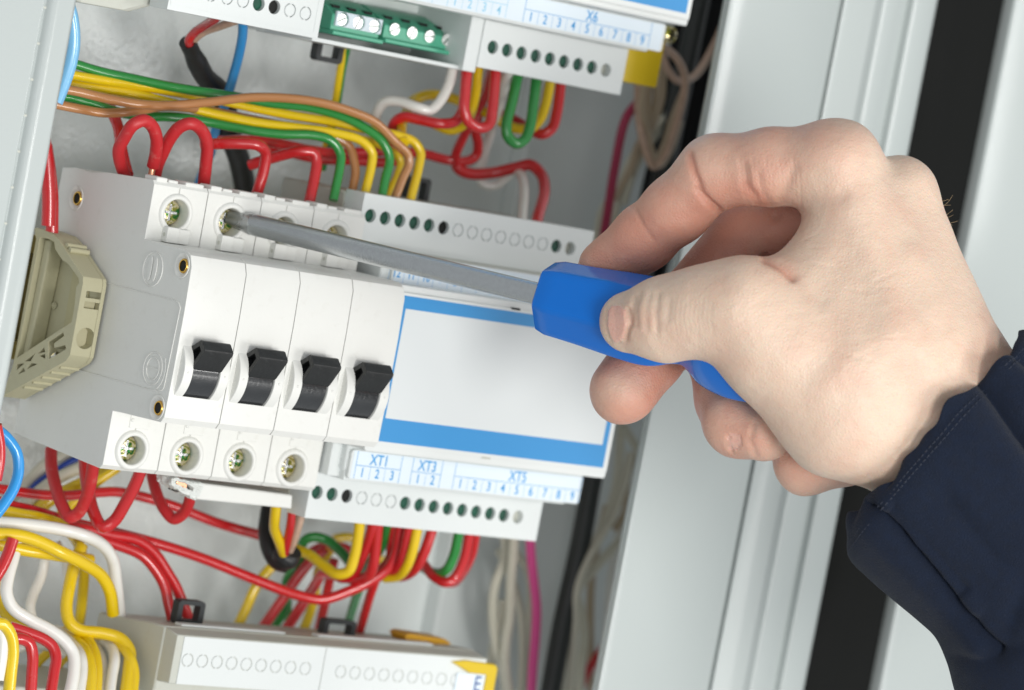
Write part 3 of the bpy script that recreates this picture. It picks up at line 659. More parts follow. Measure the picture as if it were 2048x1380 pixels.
wire('red', 1.5, (10, 4, 0, 10), [(440, 282), (485, 280), (547, 285), (615, 299), (670, 306), (740, 303), (800, 303), (848, 308), (897, 320), (934, 322), (952, 311), (956, 287), (951, 262), (958, 225), (972, 180), (982, 140)], "long red wire running behind the bundle to the upper controller", g2)
wire('red', 1.5, (0, 0, 4), [(500, 286), (560, 300), (640, 318), (700, 320), (770, 325), (800, 320)], "dark red wire low behind the vertical wires", g2)
g3 = "wires hanging from the upper controller"
wire('white', 1.55, (30, 20, 0), [(906, 128), (905, 140), (896, 174), (878, 205), (860, 220), (833, 214), (799, 203), (772, 203), (757, 218), (750, 245), (748, 275)], "white wire swinging left from the divider wall", g3, ext0=5)
wire('red', 1.55, (30, 26, 10), [(932, 138), (929, 186), (924, 222), (910, 243), (880, 247), (838, 239), (808, 234), (791, 243), (783, 262), (778, 290)], "red wire bent left below the left end of the terminals", g3, ext0=5)
wire('red', 1.6, (33, 36, 33), [(934, 140), (930, 190), (929, 220), (938, 244), (961, 256), (979, 247), (985, 218), (991, 150)], "red U-shaped jumper under the upper controller", g3, ext0=5, ext1=5)
wire('yellow', 1.5, (28, 24, 14), [(956, 143), (950, 192), (940, 230), (923, 252), (902, 260), (882, 254), (866, 246)], "yellow wire between the legs of the red jumper, curling left", g3, ext0=5)
wire('red', 1.4, (26, 8, 0), [(984, 146), (972, 190), (955, 220), (938, 252), (918, 292), (911, 312), (912, 335)], "dark red wire slanting down behind the red jumper", g3, ext0=5)
wire('white', 1.65, (30, 20, 0, -4), [(1015, 150), (998, 205), (984, 255), (970, 300), (960, 340)], "thick white wire slanting down from the upper controller", g3, ext0=5)
wire('white', 1.45, (-3, 6, 30), [(960, 335), (958, 352), (964, 365), (976, 372), (994, 370), (1012, 356), (1030, 343), (1042, 350), (1048, 375), (1045, 430)], "white wire hooking over into the middle controller's right end", g3, ext1=5)
wire('green', 1.6, (32, 36, 32), [(1034, 157), (1024, 203), (1013, 250), (1016, 273), (1033, 287), (1050, 278), (1060, 253), (1067, 205), (1072, 163)], "green U-shaped jumper under the upper controller", g3, ext0=5, ext1=5)
wire('yellow', 1.55, (30, 22, 10, 0, 0, 26), [(1099, 170), (1092, 205), (1080, 238), (1062, 256), (1040, 258), (1018, 252), (990, 236), (966, 222), (930, 206), (887, 192), (855, 190), (828, 200), (812, 225), (803, 262), (808, 285)], "yellow wire curving low then far left behind the jumpers", g3, ext0=5)
wire('red', 1.6, (30, 22, 2), [(1121, 172), (1114, 223), (1104, 256), (1087, 268), (1065, 262), (1028, 240), (990, 224)], "rightmost red wire hooking left under the green jumper", g3, ext0=5)
wire('red', 1.75, (0, 4, 14, 30), [(912, 325), (918, 338), (938, 347), (983, 346), (1033, 335), (1062, 330), (1082, 348), (1089, 380), (1076, 432)], "thick red wire arching into the middle controller's right end", g3, ext1=5)
g4 = "loose wires against the back wall at upper left"
BC_ = thing("black_cable", at(410, 150, -20), "black cable with heat-shrink end, red and clear cores poking out at the top", "cable", g4)
def tubepart(parent, name, color, r, zs, pts, ext=0):
    zz = np.interp(np.linspace(0, 1, len(pts)), np.linspace(0, 1, len(zs)), zs); C = spline([at(p[0], p[1], z) for p, z in zip(pts, zz)], 8)
    rr = np.interp(np.linspace(0, 1, len(C)), np.linspace(0, 1, len(r)), r) if hasattr(r, '__len__') else r
    mb = MB(); mb.tube(C, rr, 20); return mb.build(name, MT[color], parent, smooth=60)
tubepart(BC_, "cable_jacket", 'boot', [2.5, 2.4, 3.0, 2.9, 3.3, 3.2, 3.2, 3.2], (4, 0, -10, -25), [(375, 84), (384, 104), (394, 125), (410, 154), (443, 190), (460, 267), (480, 325), (492, 390)])
tubepart(BC_, "red_core", 'red', 1.3, (4, 10, 30), [(380, 92), (378, 80), (388, 66), (408, 52), (430, 38), (450, 20)])
tubepart(BC_, "clear_core", 'clear', 1.1, (3, 10, 30), [(384, 90), (392, 76), (410, 63), (436, 54), (470, 42), (500, 30)])
wire('blue', 1.4, (25, 5, -10, -30), [(486, 40), (485, 70), (477, 113), (463, 165), (450, 210), (431, 260), (420, 308), (398, 365)], "blue wire dropping from the upper controller beside the black cable", g4)
EG = wire('yellow', 1.15, (4, 0, -4), [(690, 96), (681, 137), (671, 202), (655, 280), (640, 340)], "thin yellow wire with a green stripe below the black latch", g4)
sg_ = MB(); C = spline([at(p[0] + 6, p[1], z + .9) for p, z in zip([(690, 96), (681, 137), (671, 202), (655, 280), (640, 340)], (4, 2, 0, -2, -4))], 8); sg_.tube(C, .85, 10); sg_.build("green_stripe", MT['green'], EG, smooth=60)
wire('paleblue', 1.9, (20, 20), [(128, -10), (142, 30), (147, 80), (142, 120), (128, 165), (112, 205)], "pale blue cable bowing out behind the left cabinet edge", g4)
wire('red', 2.0, (10, 10), [(84, 260), (92, 310), (96, 350), (98, 400), (97, 450)], "red wire half hidden behind the left cabinet edge, the left of a pair", g4)
wire('red', 1.8, (6, 8), [(92, 290), (99, 340), (104, 390), (104, 470)], "dark red wire half hidden behind the left cabinet edge, right of its pair", g4)
# -- red U loops under the breaker
g5 = "red wire loops under the breaker"
wire('reddusty', 1.75, (-10, 14, 27), [(102, 900), (103, 935), (111, 972), (124, 1010), (140, 1034), (156, 1026), (173, 995), (182, 960), (187, 925)], "leftmost red loop hanging under the breaker", g5, ext1=4)
wire('red', 1.75, (0, 18, 27), [(169, 915), (171, 950), (178, 990), (188, 1026), (206, 1054), (228, 1042), (251, 1006), (268, 974), (283, 938)], "large middle red loop hanging under the breaker's first pole", g5, ext1=4)
wire('reddusty', 1.6, (0, 16, 28), [(302, 930), (305, 955), (314, 988), (330, 1021), (348, 1038), (366, 1028), (377, 1008), (381, 990), (382, 975)], "right red loop rising into the chipped busbar end", g5, ext1=3)
g6 = "long wires crossing under the breaker"
wire('red', 1.5, (-10, -10, -6), [(-20, 975), (78, 989), (137, 991), (196, 985), (235, 984), (294, 996), (352, 1014), (435, 1046), (525, 1072), (545, 1078)], "red wire crossing straight behind the loops to the black cable boot", g6)
wire('red', 1.55, (-4, 0, 10, 26), [(-20, 996), (16, 1010), (68, 1022), (127, 1040), (186, 1055), (254, 1071), (330, 1092), (411, 1119), (505, 1157), (591, 1189), (644, 1199), (696, 1183), (745, 1160), (776, 1136), (792, 1103), (800, 1052)], "long red wire sagging across and up into the middle controller's underside", g6, ext1=5)
wire('red', 1.6, (0, 6, 14), [(110, 1038), (186, 1074), (235, 1090), (284, 1111), (311, 1140), (329, 1172), (337, 1206), (345, 1240)], "red wire curving down to the lower controller, left of the pair", g6)
wire('red', 1.6, (0, 6, 10), [(120, 1046), (215, 1068), (274, 1080), (307, 1104), (335, 1145), (352, 1174), (364, 1203), (382, 1250)], "red wire curving down through the black latch, right of the pair", g6)
wire('blue', 1.55, (30, 36), [(-10, 856), (14, 876), (33, 905), (37, 940), (28, 975), (8, 1008), (-12, 1034)], "bright blue wire bowing in at the left edge below the bracket", g6)
wire('red', 1.6, (34, 34), [(-8, 850), (-1, 890), (-1, 920), (-8, 960)], "red wire sliver at the left edge beside the blue one", g6)
wire('white', 1.75, (10, 16, 8), [(-20, 1044), (59, 1050), (117, 1058), (166, 1070), (205, 1090), (225, 1119), (233, 1170), (240, 1230)], "long white wire crossing over the yellow ones and down behind the lower controller", g6)
wire('yellow', 1.8, (16, 20, 14), [(-20, 1067), (39, 1071), (78, 1083), (117, 1102), (166, 1126), (202, 1151), (220, 1184), (226, 1228)], "thick yellow wire sweeping down onto the lower controller's left shoulder", g6)
wire('yellow', 1.8, (12, 14, 6), [(-20, 1084), (39, 1098), (88, 1106), (140, 1114), (180, 1120)], "yellow wire under the thick sweeping one at left", g6)
wire('yellow', 1.6, (0, 4, -6, -10), [(-20, 1016), (39, 1028), (78, 1035), (117, 1047), (141, 1066), (156, 1086), (165, 1112), (168, 1145), (166, 1181), (162, 1222), (156, 1262)], "yellow wire bending straight down behind, ending in shade", g6)
wire('yellow', 1.8, (4, 10, 20, 34), [(164, 1090), (150, 1126), (139, 1171), (133, 1218), (140, 1246), (162, 1261), (203, 1266), (240, 1277), (259, 1301), (258, 1333), (250, 1395)], "yellow wire making an S down to the terminals at lower left", g6)
g7 = "wires dropping into the terminals at lower left"
wire('yellow', 1.6, (10, 26, 34), [(190, 1268), (223, 1276), (246, 1294), (262, 1320), (268, 1346), (264, 1395)], "yellow wire twisted behind the S-shaped one", g7)
wire('white', 1.75, (12, 22, 34), [(32, 1085), (28, 1110), (17, 1151), (13, 1185), (26, 1216), (61, 1240), (101, 1261), (131, 1284), (147, 1309), (148, 1344), (138, 1395)], "long white wire running diagonally down into the lower-left terminals", g7)
wire('white', 1.5, (-6, -4, 4), [(92, 1100), (89, 1120), (83, 1151), (66, 1191), (60, 1216), (66, 1245)], "short white wire curving behind the diagonal white one", g7)
wire('white', 1.3, (-10, -6), [(112, 1085), (128, 1115), (134, 1151), (138, 1185)], "thin white wire behind the two crossing yellow ones", g7)
wire('yellow', 1.6, (0, 8, 20), [(-14, 1140), (-4, 1190), (12, 1230), (41, 1250), (67, 1262), (110, 1275)], "yellow wire curving up the left edge behind the white diagonal", g7)
wire('yellow', 1.2, (-6, -6), [(20, 1120), (8, 1150), (-10, 1175)], "thin yellow wire behind the red one at the left edge", g7)
wire('red', 1.7, (20, 22), [(26, 1078), (18, 1102), (6, 1130), (-12, 1160)], "short red wire slanting off the left edge", g7)
wire('white', 1.6, (36, 38), [(-14, 1248), (-2, 1256), (5, 1275), (4, 1310), (-4, 1360)], "white wire at the far left edge of the terminal row", g7)
wire('yellow', 1.7, (38, 38), [(-12, 1246), (8, 1250), (22, 1272), (26, 1303), (22, 1344), (17, 1395)], "first yellow wire bending down, leftmost in the row", g7)
wire('red', 1.6, (30, 36), [(10, 1280), (42, 1278), (58, 1286), (65, 1307), (64, 1344), (61, 1395)], "red wire bending down beside the leftmost yellow one", g7)
wire('red', 1.6, (24, 36), [(20, 1254), (60, 1267), (90, 1280), (106, 1294), (112, 1316), (108, 1344), (100, 1395)], "red wire bending down further right, above the other red one", g7)
wire('white', 1.6, (2, 26, 34), [(112, 1260), (144, 1288), (162, 1315), (165, 1344), (158, 1395)], "white wire pressed against the diagonal white one in the row", g7)
wire('yellow', 1.6, (4, 26, 35), [(120, 1264), (154, 1283), (175, 1309), (182, 1339), (180, 1395)], "yellow wire bending down beside the white pair", g7)
wire('yellow', 1.6, (4, 24, 34), [(130, 1262), (170, 1277), (188, 1303), (194, 1335), (192, 1395)], "outer yellow wire of the middle pair in the row", g7)
wire('white', 1.5, (0, 20, 32), [(160, 1268), (193, 1294), (205, 1323), (208, 1350), (205, 1395)], "white wire behind the middle yellow pair", g7)
wire('white', 1.6, (0, 24, 34), [(165, 1270), (209, 1282), (225, 1299), (229, 1321), (224, 1352), (218, 1395)], "white wire bending down next to the lower controller", g7)
wire('white', 1.4, (-4, 0), [(2, 1330), (14, 1312), (40, 1296), (70, 1291), (104, 1294), (128, 1310)], "white wire lying crosswise behind the row", g7)
wire('yellow', 1.4, (-8, -8), [(60, 1345), (80, 1320), (105, 1298)], "shaded yellow wire slanting behind the row at left", g7)
wire('yellow', 1.3, (-8, -8), [(112, 1335), (128, 1318), (142, 1306)], "shaded yellow wire slanting behind the row, further right", g7)
TB = MB(); q = [at(-60, 1330, 18), at(240, 1372, 18)]
TB.box(q[0][0] - 20, 36, -150, at(60, 1375, 24)[1], -10, 24)
o = TB.build("terminal_block", MT['module_body'], base=(20, -110, 0), bevel=.6); tag(o, "beige terminal block at the lower left corner under the row of wires", "terminal block")
g8 = "shaded wires behind the breaker's lower left"
wire('cream', 1.8, (-30, -34), [(190, 890), (98, 925), (59, 962), (30, 990), (0, 1012)], "cream wire slanting in shade, left of the dark blue one", g8)
wire('darkblue', 1.2, (-26, -30), [(190, 905), (149, 921), (117, 940), (80, 965), (60, 985)], "dark blue wire slanting between two cream ones", g8)
wire('cream', 1.8, (-24, -28), [(200, 915), (160, 935), (117, 956), (85, 978), (50, 1010)], "cream wire slanting in shade, right of the dark blue one", g8)
wire('yellow', 2.0, (-20, -26), [(240, 925), (205, 948), (150, 974), (100, 1000), (60, 1035)], "broad yellow wire slanting in shade under the breaker", g8)
wire('yellow', 1.5, (-14, -20), [(235, 935), (196, 962), (160, 995), (120, 1030)], "narrow yellow wire slanting beside the broad one", g8)
# -- centre bottom: wires under the middle controller
g9 = "wires fanning out under the middle controller"
BT = thing("black_cable", at(560, 1080, 0), "black cable curling into a rubber boot, with yellow, red and clear cores", "cable", g9)
tubepart(BT, "cable_jacket", 'boot', [2.6, 2.6, 2.8, 3.2], (0, 8, 14), [(545, 990), (537, 1030), (534, 1062), (541, 1098), (556, 1120), (572, 1124)])
tubepart(BT, "boot", 'boot', [2.9, 3.9, 4.1, 3.9, 3.6], (14, 16), [(560, 1128), (566, 1120), (572, 1113), (577, 1106), (580, 1100)])
tubepart(BT, "yellow_core", 'yellow', 1.55, (30, 24, 17), [(553, 1005), (550, 1035), (549, 1056), (558, 1082), (567, 1106)])
tubepart(BT, "red_core", 'red', 1.3, (28, 24, 17), [(585, 1010), (581, 1050), (575, 1080), (568, 1108)])
tubepart(BT, "clear_core", 'clear', 1.2, (24, 22, 16), [(606, 1018), (597, 1050), (588, 1080), (578, 1104)])
tubepart(BT, "green_core", 'green', 1.1, (18, 18, 14), [(594, 1018), (588, 1050), (582, 1080), (574, 1104)])
wire('yellow', 1.6, (6, 26, 32), [(590, 1098), (618, 1109), (648, 1132), (675, 1148), (697, 1142), (709, 1111), (716, 1074), (720, 1040)], "yellow wire hooking from the black boot up into the controller", g9, ext1=5)
wire('green', 1.5, (-6, 0, 10), [(600, 1098), (610, 1080), (628, 1074), (653, 1080), (676, 1098), (694, 1118), (705, 1135)], "green wire arching over the yellow hook", g9)
wire('red', 1.6, (30, 22, 10, -4, -10), [(746, 1044), (737, 1081), (722, 1118), (707, 1146), (688, 1156), (665, 1148), (648, 1146), (628, 1173), (603, 1212), (570, 1262)], "red wire hooking down left, first from the yellow hook", g9, ext0=5)
wire('red', 1.6, (30, 24, 4), [(756, 1046), (751, 1099), (747, 1128), (736, 1152), (710, 1160), (680, 1150), (650, 1148)], "red wire hooking down left, second from the yellow hook", g9, ext0=5)
wire('green', 1.4, (24, 14, 0, -10), [(775, 1048), (763, 1094), (745, 1118), (731, 1138), (724, 1165), (712, 1195), (697, 1245)], "green wire running from the controller down to the hollow latch", g9, ext0=5)
wire('red', 1.5, (30, 26, 10), [(818, 1056), (808, 1103), (798, 1132), (776, 1148), (740, 1158)], "red wire hooking left beside the slim yellow one", g9, ext0=5)
wire('yellow', 1.5, (32, 30, 18), [(835, 1056), (826, 1099), (814, 1132), (796, 1152), (770, 1156)], "slim yellow wire in the middle of the red fan", g9, ext0=5)
wire('red', 1.6, (30, 28, 12), [(864, 1060), (848, 1106), (833, 1134), (808, 1152), (780, 1152)], "red wire right of the slim yellow one", g9, ext0=5)
wire('red', 1.4, (24, 16, 0), [(788, 1052), (784, 1090), (778, 1120), (760, 1142), (744, 1180), (731, 1222), (717, 1272)], "red wire running straight down past the hollow latch", g9, ext0=5)
wire('green', 1.5, (30, 26, 8), [(917, 1068), (907, 1112), (894, 1138), (872, 1146), (848, 1136), (830, 1120)], "green wire hooking left near the right end", g9, ext0=5)
wire('red', 1.5, (30, 26, 4), [(938, 1070), (928, 1118), (911, 1153), (894, 1165), (867, 1153), (845, 1125), (820, 1104), (800, 1100)], "rightmost red hook, inner wire", g9, ext0=5)
wire('red', 1.4, (28, 22, 8), [(951, 1074), (943, 1111), (925, 1146), (905, 1166), (885, 1160)], "rightmost red hook, outer wire", g9, ext0=5)
wire('yellow', 1.55, (-10, -12), [(565, 1115), (539, 1138), (512, 1173), (492, 1217), (474, 1255)], "yellow wire running down left behind the long red one", g9)
wire('red', 1.6, (-8, -14), [(650, 1098), (618, 1126), (584, 1170), (559, 1207), (520, 1262)], "red wire slanting down left to the lower controller, the left one", g9)
wire('green', 1.4, (-12, -18), [(610, 1100), (592, 1130), (574, 1158), (571, 1185), (565, 1225), (546, 1258)], "green wire slanting down between two red ones", g9)
wire('green', 1.2, (-20, -20), [(575, 1190), (576, 1220), (578, 1262)], "dark green wire straight down in the shade", g9)
wire('yellow', 1.5, (-8, -16), [(660, 1100), (640, 1132), (633, 1165), (625, 1209), (605, 1268)], "yellow wire slanting down between red ones", g9)
wire('red', 1.5, (-10, -18), [(668, 1120), (660, 1155), (651, 1200), (636, 1268)], "red wire hanging almost straight, right of the slanting yellow", g9)
wire('red', 1.4, (-14, -8), [(600, 1128), (628, 1100), (655, 1092), (690, 1096), (715, 1112)], "dark red wire arching behind the green arch", g9)
wire('yellow', 1.4, (-18, -14), [(668, 1078), (690, 1074), (712, 1078), (740, 1100), (775, 1130)], "ochre wire arching in the shade behind the fan", g9)
wire('black', 1.6, (-20, -16), [(720, 1110), (750, 1095), (785, 1090), (815, 1100)], "black wire lying in the shade behind the fan", g9)
# -- right hand side
g10 = "cables running down the right of the cabinet"
wire('cream', 1.5, (-14, -16), [(1010, 1070), (1010, 1115), (990, 1170), (985, 1219), (992, 1291), (1007, 1349), (1014, 1400)], "leftmost cream wire bowing left below the controller", g10)
wire('cream', 1.6, (-8, -12), [(1028, 1070), (1026, 1110), (1022, 1157), (1019, 1234), (1011, 1285), (1010, 1330), (1022, 1400)], "cream wire hanging straight beside the pink one", g10)
wire('cream', 1.4, (-18, -22), [(1022, 1095), (1040, 1117), (1056, 1142), (1062, 1180), (1058, 1260), (1052, 1400)], "cream wire curving behind the pink one", g10)
wire('cream', 1.3, (-24, -24), [(1005, 1200), (1000, 1240), (985, 1300), (978, 1400)], "faint cream wire at the far left of the right-hand group", g10)
wire('pink', 1.5, (0, -4), [(1060, 1070), (1062, 1110), (1067, 1157), (1073, 1215), (1071, 1272), (1066, 1330), (1062, 1400)], "bright pink wire hanging below the middle controller", g10)
wire('greycable', 3.3, (-12, -12), [(1405, -30), (1372, 130), (1330, 330), (1290, 520), (1240, 720), (1190, 930), (1160, 1090), (1125, 1250), (1098, 1400)], "thick dark grey cable running the full height, nearest the controllers", g10, cat="cable")
wire('black', 3.4, (-16, -18), [(1448, -30), (1410, 130), (1372, 300), (1330, 480), (1290, 620)], "thick black cable behind the hand, at the frame edge", g10, cat="cable")
wire('black', 2.6, (-24, -24), [(1380, -30), (1350, 120), (1320, 280), (1290, 420)], "thinner black cable left of the thick ones behind the hand", g10, cat="cable")
wire('clear', 1.25, (14, 4, -4), [(1320, 92), (1340, 103), (1360, 127), (1370, 158), (1366, 197), (1348, 263), (1330, 312), (1308, 333), (1288, 290), (1277, 228), (1276, 165)], "pinkish wire looping down and back under the yellow plug", g10)
wire('clear', 1.2, (12, 0, 0), [(1322, 100), (1336, 140), (1358, 162), (1391, 150), (1422, 103), (1448, 46), (1468, -10)], "pinkish wire swinging up to the right edge of the frame", g10)
wire('taupe', 1.2, (-4, -10), [(1297, 165), (1295, 246), (1302, 300), (1318, 330), (1340, 300), (1360, 240)], "taupe wire looping behind the pinkish one", g10)
wire('taupe', 1.2, (-8, -12), [(1326, 130), (1322, 200), (1300, 260), (1270, 320), (1230, 400)], "taupe wire slanting down left toward the finger", g10)
wire('taupe', 1.1, (-2, -12), [(1312, 150), (1310, 210), (1290, 262), (1272, 300), (1262, 350)], "thin taupe wire falling behind the crimson one", g10)
wire('taupe', 1.0, (2, -6), [(1288, 165), (1284, 215), (1296, 270), (1312, 318), (1326, 296), (1345, 236), (1368, 180)], "thin taupe wire following the pinkish loop closely", g10)
wire('cream', 1.1, (-18, -20), [(1342, 215), (1318, 262), (1290, 300), (1266, 350), (1248, 410)], "thin cream wire slanting behind the taupe loops", g10)
wire('crimson', 1.45, (-6, -10), [(1292, 160), (1286, 189), (1252, 237), (1230, 333), (1212, 447), (1200, 520)], "crimson wire bowing left of the index finger", g10)
wire('cream', 1.5, (-14, -16), [(1325, 235), (1300, 270), (1262, 322), (1238, 390), (1222, 470)], "cream wire running beside the crimson one", g10)
wire('cream', 1.3, (-22, -22), [(1228, 390), (1205, 420), (1195, 470), (1190, 520)], "short cream wire behind the index fingertip", g10)
wire('cream', 1.5, (-20, -22), [(1242, 850), (1234, 965), (1214, 1034), (1182, 1100), (1153, 1149), (1140, 1200)], "cream wire descending right of the blue-bordered panel", g10)
wire('cream', 1.4, (-14, -14), [(1246, 850), (1262, 876), (1290, 922)], "short cream wire slanting under the frame below the fingertip", g10)
wire('taupe', 1.4, (-24, -24), [(1282, 890), (1262, 930), (1252, 965), (1252, 1020), (1230, 1060)], "taupe wire at the frame edge below the fingertips", g10)
wire('cream', 1.5, (-12, -14), [(1260, 1066), (1225, 1098), (1190, 1136), (1160, 1172), (1148, 1210), (1140, 1260), (1124, 1340), (1118, 1400)], "cream wire crossing from under the frame to the black cable", g10)
wire('cream', 1.4, (-18, -20), [(1154, 1190), (1164, 1230), (1169, 1270), (1164, 1320), (1158, 1400)], "cream wire bowing right at the bottom edge", g10)
wire('cream', 1.3, (-22, -22), [(1150, 1230), (1146, 1300), (1136, 1400)], "cream wire in the middle of the bottom pair", g10)
wire('cream', 1.4, (-8, -10), [(1262, 905), (1250, 960), (1226, 1030), (1200, 1075), (1170, 1130), (1152, 1185), (1150, 1260), (1140, 1400)], "cream wire hugging the frame, then following the thick black cable down", g10)
wire('white', 1.3, (-26, -28), [(1290, 930), (1262, 1000), (1240, 1060), (1222, 1150), (1216, 1240), (1205, 1400)], "pale white wire deep beside the frame edge", g10)
wire('cream', 1.3, (-20, -16), [(998, 1100), (1020, 1150), (1040, 1215), (1046, 1290), (1042, 1400)], "cream wire crossing from left to right behind the straight one", g10)
wire('taupe', 1.3, (-26, -26), [(1215, 1010), (1196, 1080), (1184, 1150), (1180, 1240), (1182, 1400)], "taupe wire in the shade right of the black cable", g10)
wire('red', 1.5, (-24, -24), [(1225, 1270), (1199, 1307), (1168, 1357), (1150, 1400)], "red wire crossing under the frame at the bottom", g10)

#@@HAND@@
# ================================================================== screwdriver
tip = at(461, 438, 40.6); Dt = depth(tip); Dh0 = Dt - 32.0        # handle front lies 32 mm nearer the camera
A3 = atd(1088, 591, Dh0); ax = (A3 - tip); LS = np.linalg.norm(ax); ax /= LS
SD = thing("screwdriver", tuple(tip), "screwdriver with grey steel shaft and blue six-sided handle set in the second breaker screw", "screwdriver")
U = RC[2] - ax * (RC[2] @ ax); U /= np.linalg.norm(U)              # toward the camera, square to the axis
V = np.cross(ax, U); 
if V @ RC[1] < 0: V = -V                                            # up in the picture
def ringpts(s, fr):
    """fr(angle)->radius; angle 0 toward camera, positive up"""
    return [tip + ax * s + (U * math.cos(a) + V * math.sin(a)) * fr(a) for a in np.linspace(0, 2 * math.pi, 72, endpoint=False)]
def sweep(rings):
    n = 72; vs = [p for r in rings for p in r]; fs = []
    for k in range(len(rings) - 1): fs += [(k * n + i, k * n + (i + 1) % n, (k + 1) * n + (i + 1) % n, (k + 1) * n + i) for i in range(n)]
    fs += [tuple(range(n - 1, -1, -1)), tuple(range((len(rings) - 1) * n, len(rings) * n))]
    m_ = MB(); m_.add(vs, fs); return m_
sh = [(6.0, 2.9), (8, 3.0), (LS + 3, 3.0)]
shaft = sweep([ringpts(s, lambda a, r=r: r) for s, r in sh]).build("shaft", MT['steel'], SD, smooth=50)
# cross-head tip: four ground flutes
def phil(s):
    k = max(0., min(1., (6.5 - s) / 6.5)); k = k * .6
    def fr(a):
        c = abs(math.cos(2 * (a + .5)))
        full = 3.0 * (1 - .55 * k ** 1.3)
        return full * (1 - k * .62 * (1 - c) ** .8)
    return fr
sweep([ringpts(s, phil(s)) for s in (-.6, .3, 1.0, 1.8, 2.6, 3.4, 4.2, 5.0, 5.8, 6.5)]).build("tip", MT['steeltip'], SD, smooth=40)
def hexr(R, ph, mix):
    def fr(a):
        b = ((a - ph + math.pi / 6) % (math.pi / 3)) - math.pi / 6          # vertex at ph
        b2 = ((a - ph) % (math.pi / 3)) - math.pi / 6
        h = R * math.cos(math.pi / 6) / math.cos(b2)
        h = min(h, R * .975)
        return h * (1 - mix) + R * .93 * mix
    return fr
hp_ = [(0, 8.6, 0), (.5, 9.6, 0), (3.2, 10.5, 0), (12, 11.0, 0), (24, 12.0, 0), (31, 12.3, .1), (35, 11.7, .3), (39, 10.2, .6), (42, 9.9, .8), (45, 11.6, .7), (48, 13.6, .5), (54, 15.2, .35), (60, 15.4, .3), (68, 14, .4), (73, 10, .7), (75, 5, 1)]
hs = spline([np.array(h) for h in hp_[2:]], 4); hs = [np.array(h) for h in hp_[:2]] + hs
rg = [ringpts(LS + s, hexr(R, math.radians(39), m_)) for s, R, m_ in hs]
sweep(rg).build("handle", MT['handle'], SD, smooth=22)

# ================================================================== hand (one continuous body from a smooth distance field)
D0 = depth(tip + ax * (LS + 22)); K = 7.5                            # picture units per mm at the handle
zax = lambda x: .36 * (x - 1250)
H = 4.5
gx = np.arange(1120, 2210, H, dtype=np.float32); gy = np.arange(205, 1240, H, dtype=np.float32); gz = np.arange(-300, 350, H, dtype=np.float32)
GX, GY, GZ = np.meshgrid(gx, gy, gz, indexing='ij')
def cap(p, q, r1, r2, fz=1.0):
    p = np.array(p, np.float32); q = np.array(q, np.float32); d = q - p; L2 = max(float(d @ d), 1e-6)
    t = np.clip(((GX - p[0]) * d[0] + (GY - p[1]) * d[1] + (GZ - p[2]) * d[2]) / L2, 0, 1)
    dx = GX - p[0] - t * d[0]; dy = GY - p[1] - t * d[1]; dz = (GZ - p[2] - t * d[2]) / fz
    return np.sqrt(dx * dx + dy * dy + dz * dz) - (r1 + (r2 - r1) * t)
def smin(a, b, k):
    h = np.clip(.5 + .5 * (b - a) / k, 0, 1); return b + (a - b) * h - k * h * (1 - h)
def chain(ps, k):
    d = None
    for (p, r1), (q, r2) in zip(ps, ps[1:]):
        c = cap(p, q, r1, r2); d = c if d is None else smin(d, c, k)
    return d
palm = cap((1672, 330, 80), (1830, 700, 80), 86, 140)
palm = smin(palm, cap((1795, 388, 20), (1905, 770, 40), 72, 128), 40)
palm = smin(palm, cap((1800, 500, -60), (1900, 800, -20), 74, 120), 40)
palm = smin(palm, cap((1655, 545, 90), (1760, 700, 110), 96, 130), 60)
palm = smin(palm, cap((1548, 702, 150), (1690, 815, 130), 108, 130), 60)
palm = smin(palm, cap((1600, 610, 130), (1700, 720, 130), 92, 130), 60)
palm = smin(palm, cap((1690, 815, 125), (1880, 845, 50), 128, 178, .85), 70)
palm = smin(palm, cap((1880, 845, 40), (2120, 1090, 20), 180, 160, .8), 50)
thumb = chain([((1262, 644, 76 + zax(1262)), 64), ((1330, 638, 90 + zax(1330)), 80), ((1410, 622, 96 + zax(1410)), 86), ((1485, 618, 170), 100), ((1560, 680, 150), 108)], 34)
index = chain([((1212, 536, -108), 57), ((1288, 476, -70), 63), ((1352, 420, -30), 66), ((1428, 343, 10), 72), ((1540, 334, 50), 76), ((1675, 330, 80), 86)], 22)
middle = chain([((1246, 782, -70), 68), ((1300, 706, -118), 70), ((1360, 630, -150), 68), ((1500, 470, -130), 74), ((1660, 420, -60), 74), ((1800, 388, 0), 72)], 24)
ring = chain([((1528, 864, 20), 60), ((1478, 842, -20), 70), ((1462, 800, -70), 68), ((1440, 700, -120), 68), ((1500, 600, -160), 70), ((1800, 480, -90), 72)], 22)
little = chain([((1690, 918, -10), 56), ((1612, 926, -50), 62), ((1600, 860, -120), 62), ((1610, 720, -170), 62), ((1820, 600, -120), 70)], 22)
d = palm
d = smin(d, thumb, 60)
fing = np.minimum(np.minimum(index, middle), np.minimum(ring, little))
fing = smin(smin(index, middle, 6), smin(ring, little, 6), 6)
# fingers only blend with the palm near the knuckles
kk = np.where(GX > 1560, 34., 8.).astype(np.float32)
d = smin(d, fing, kk)
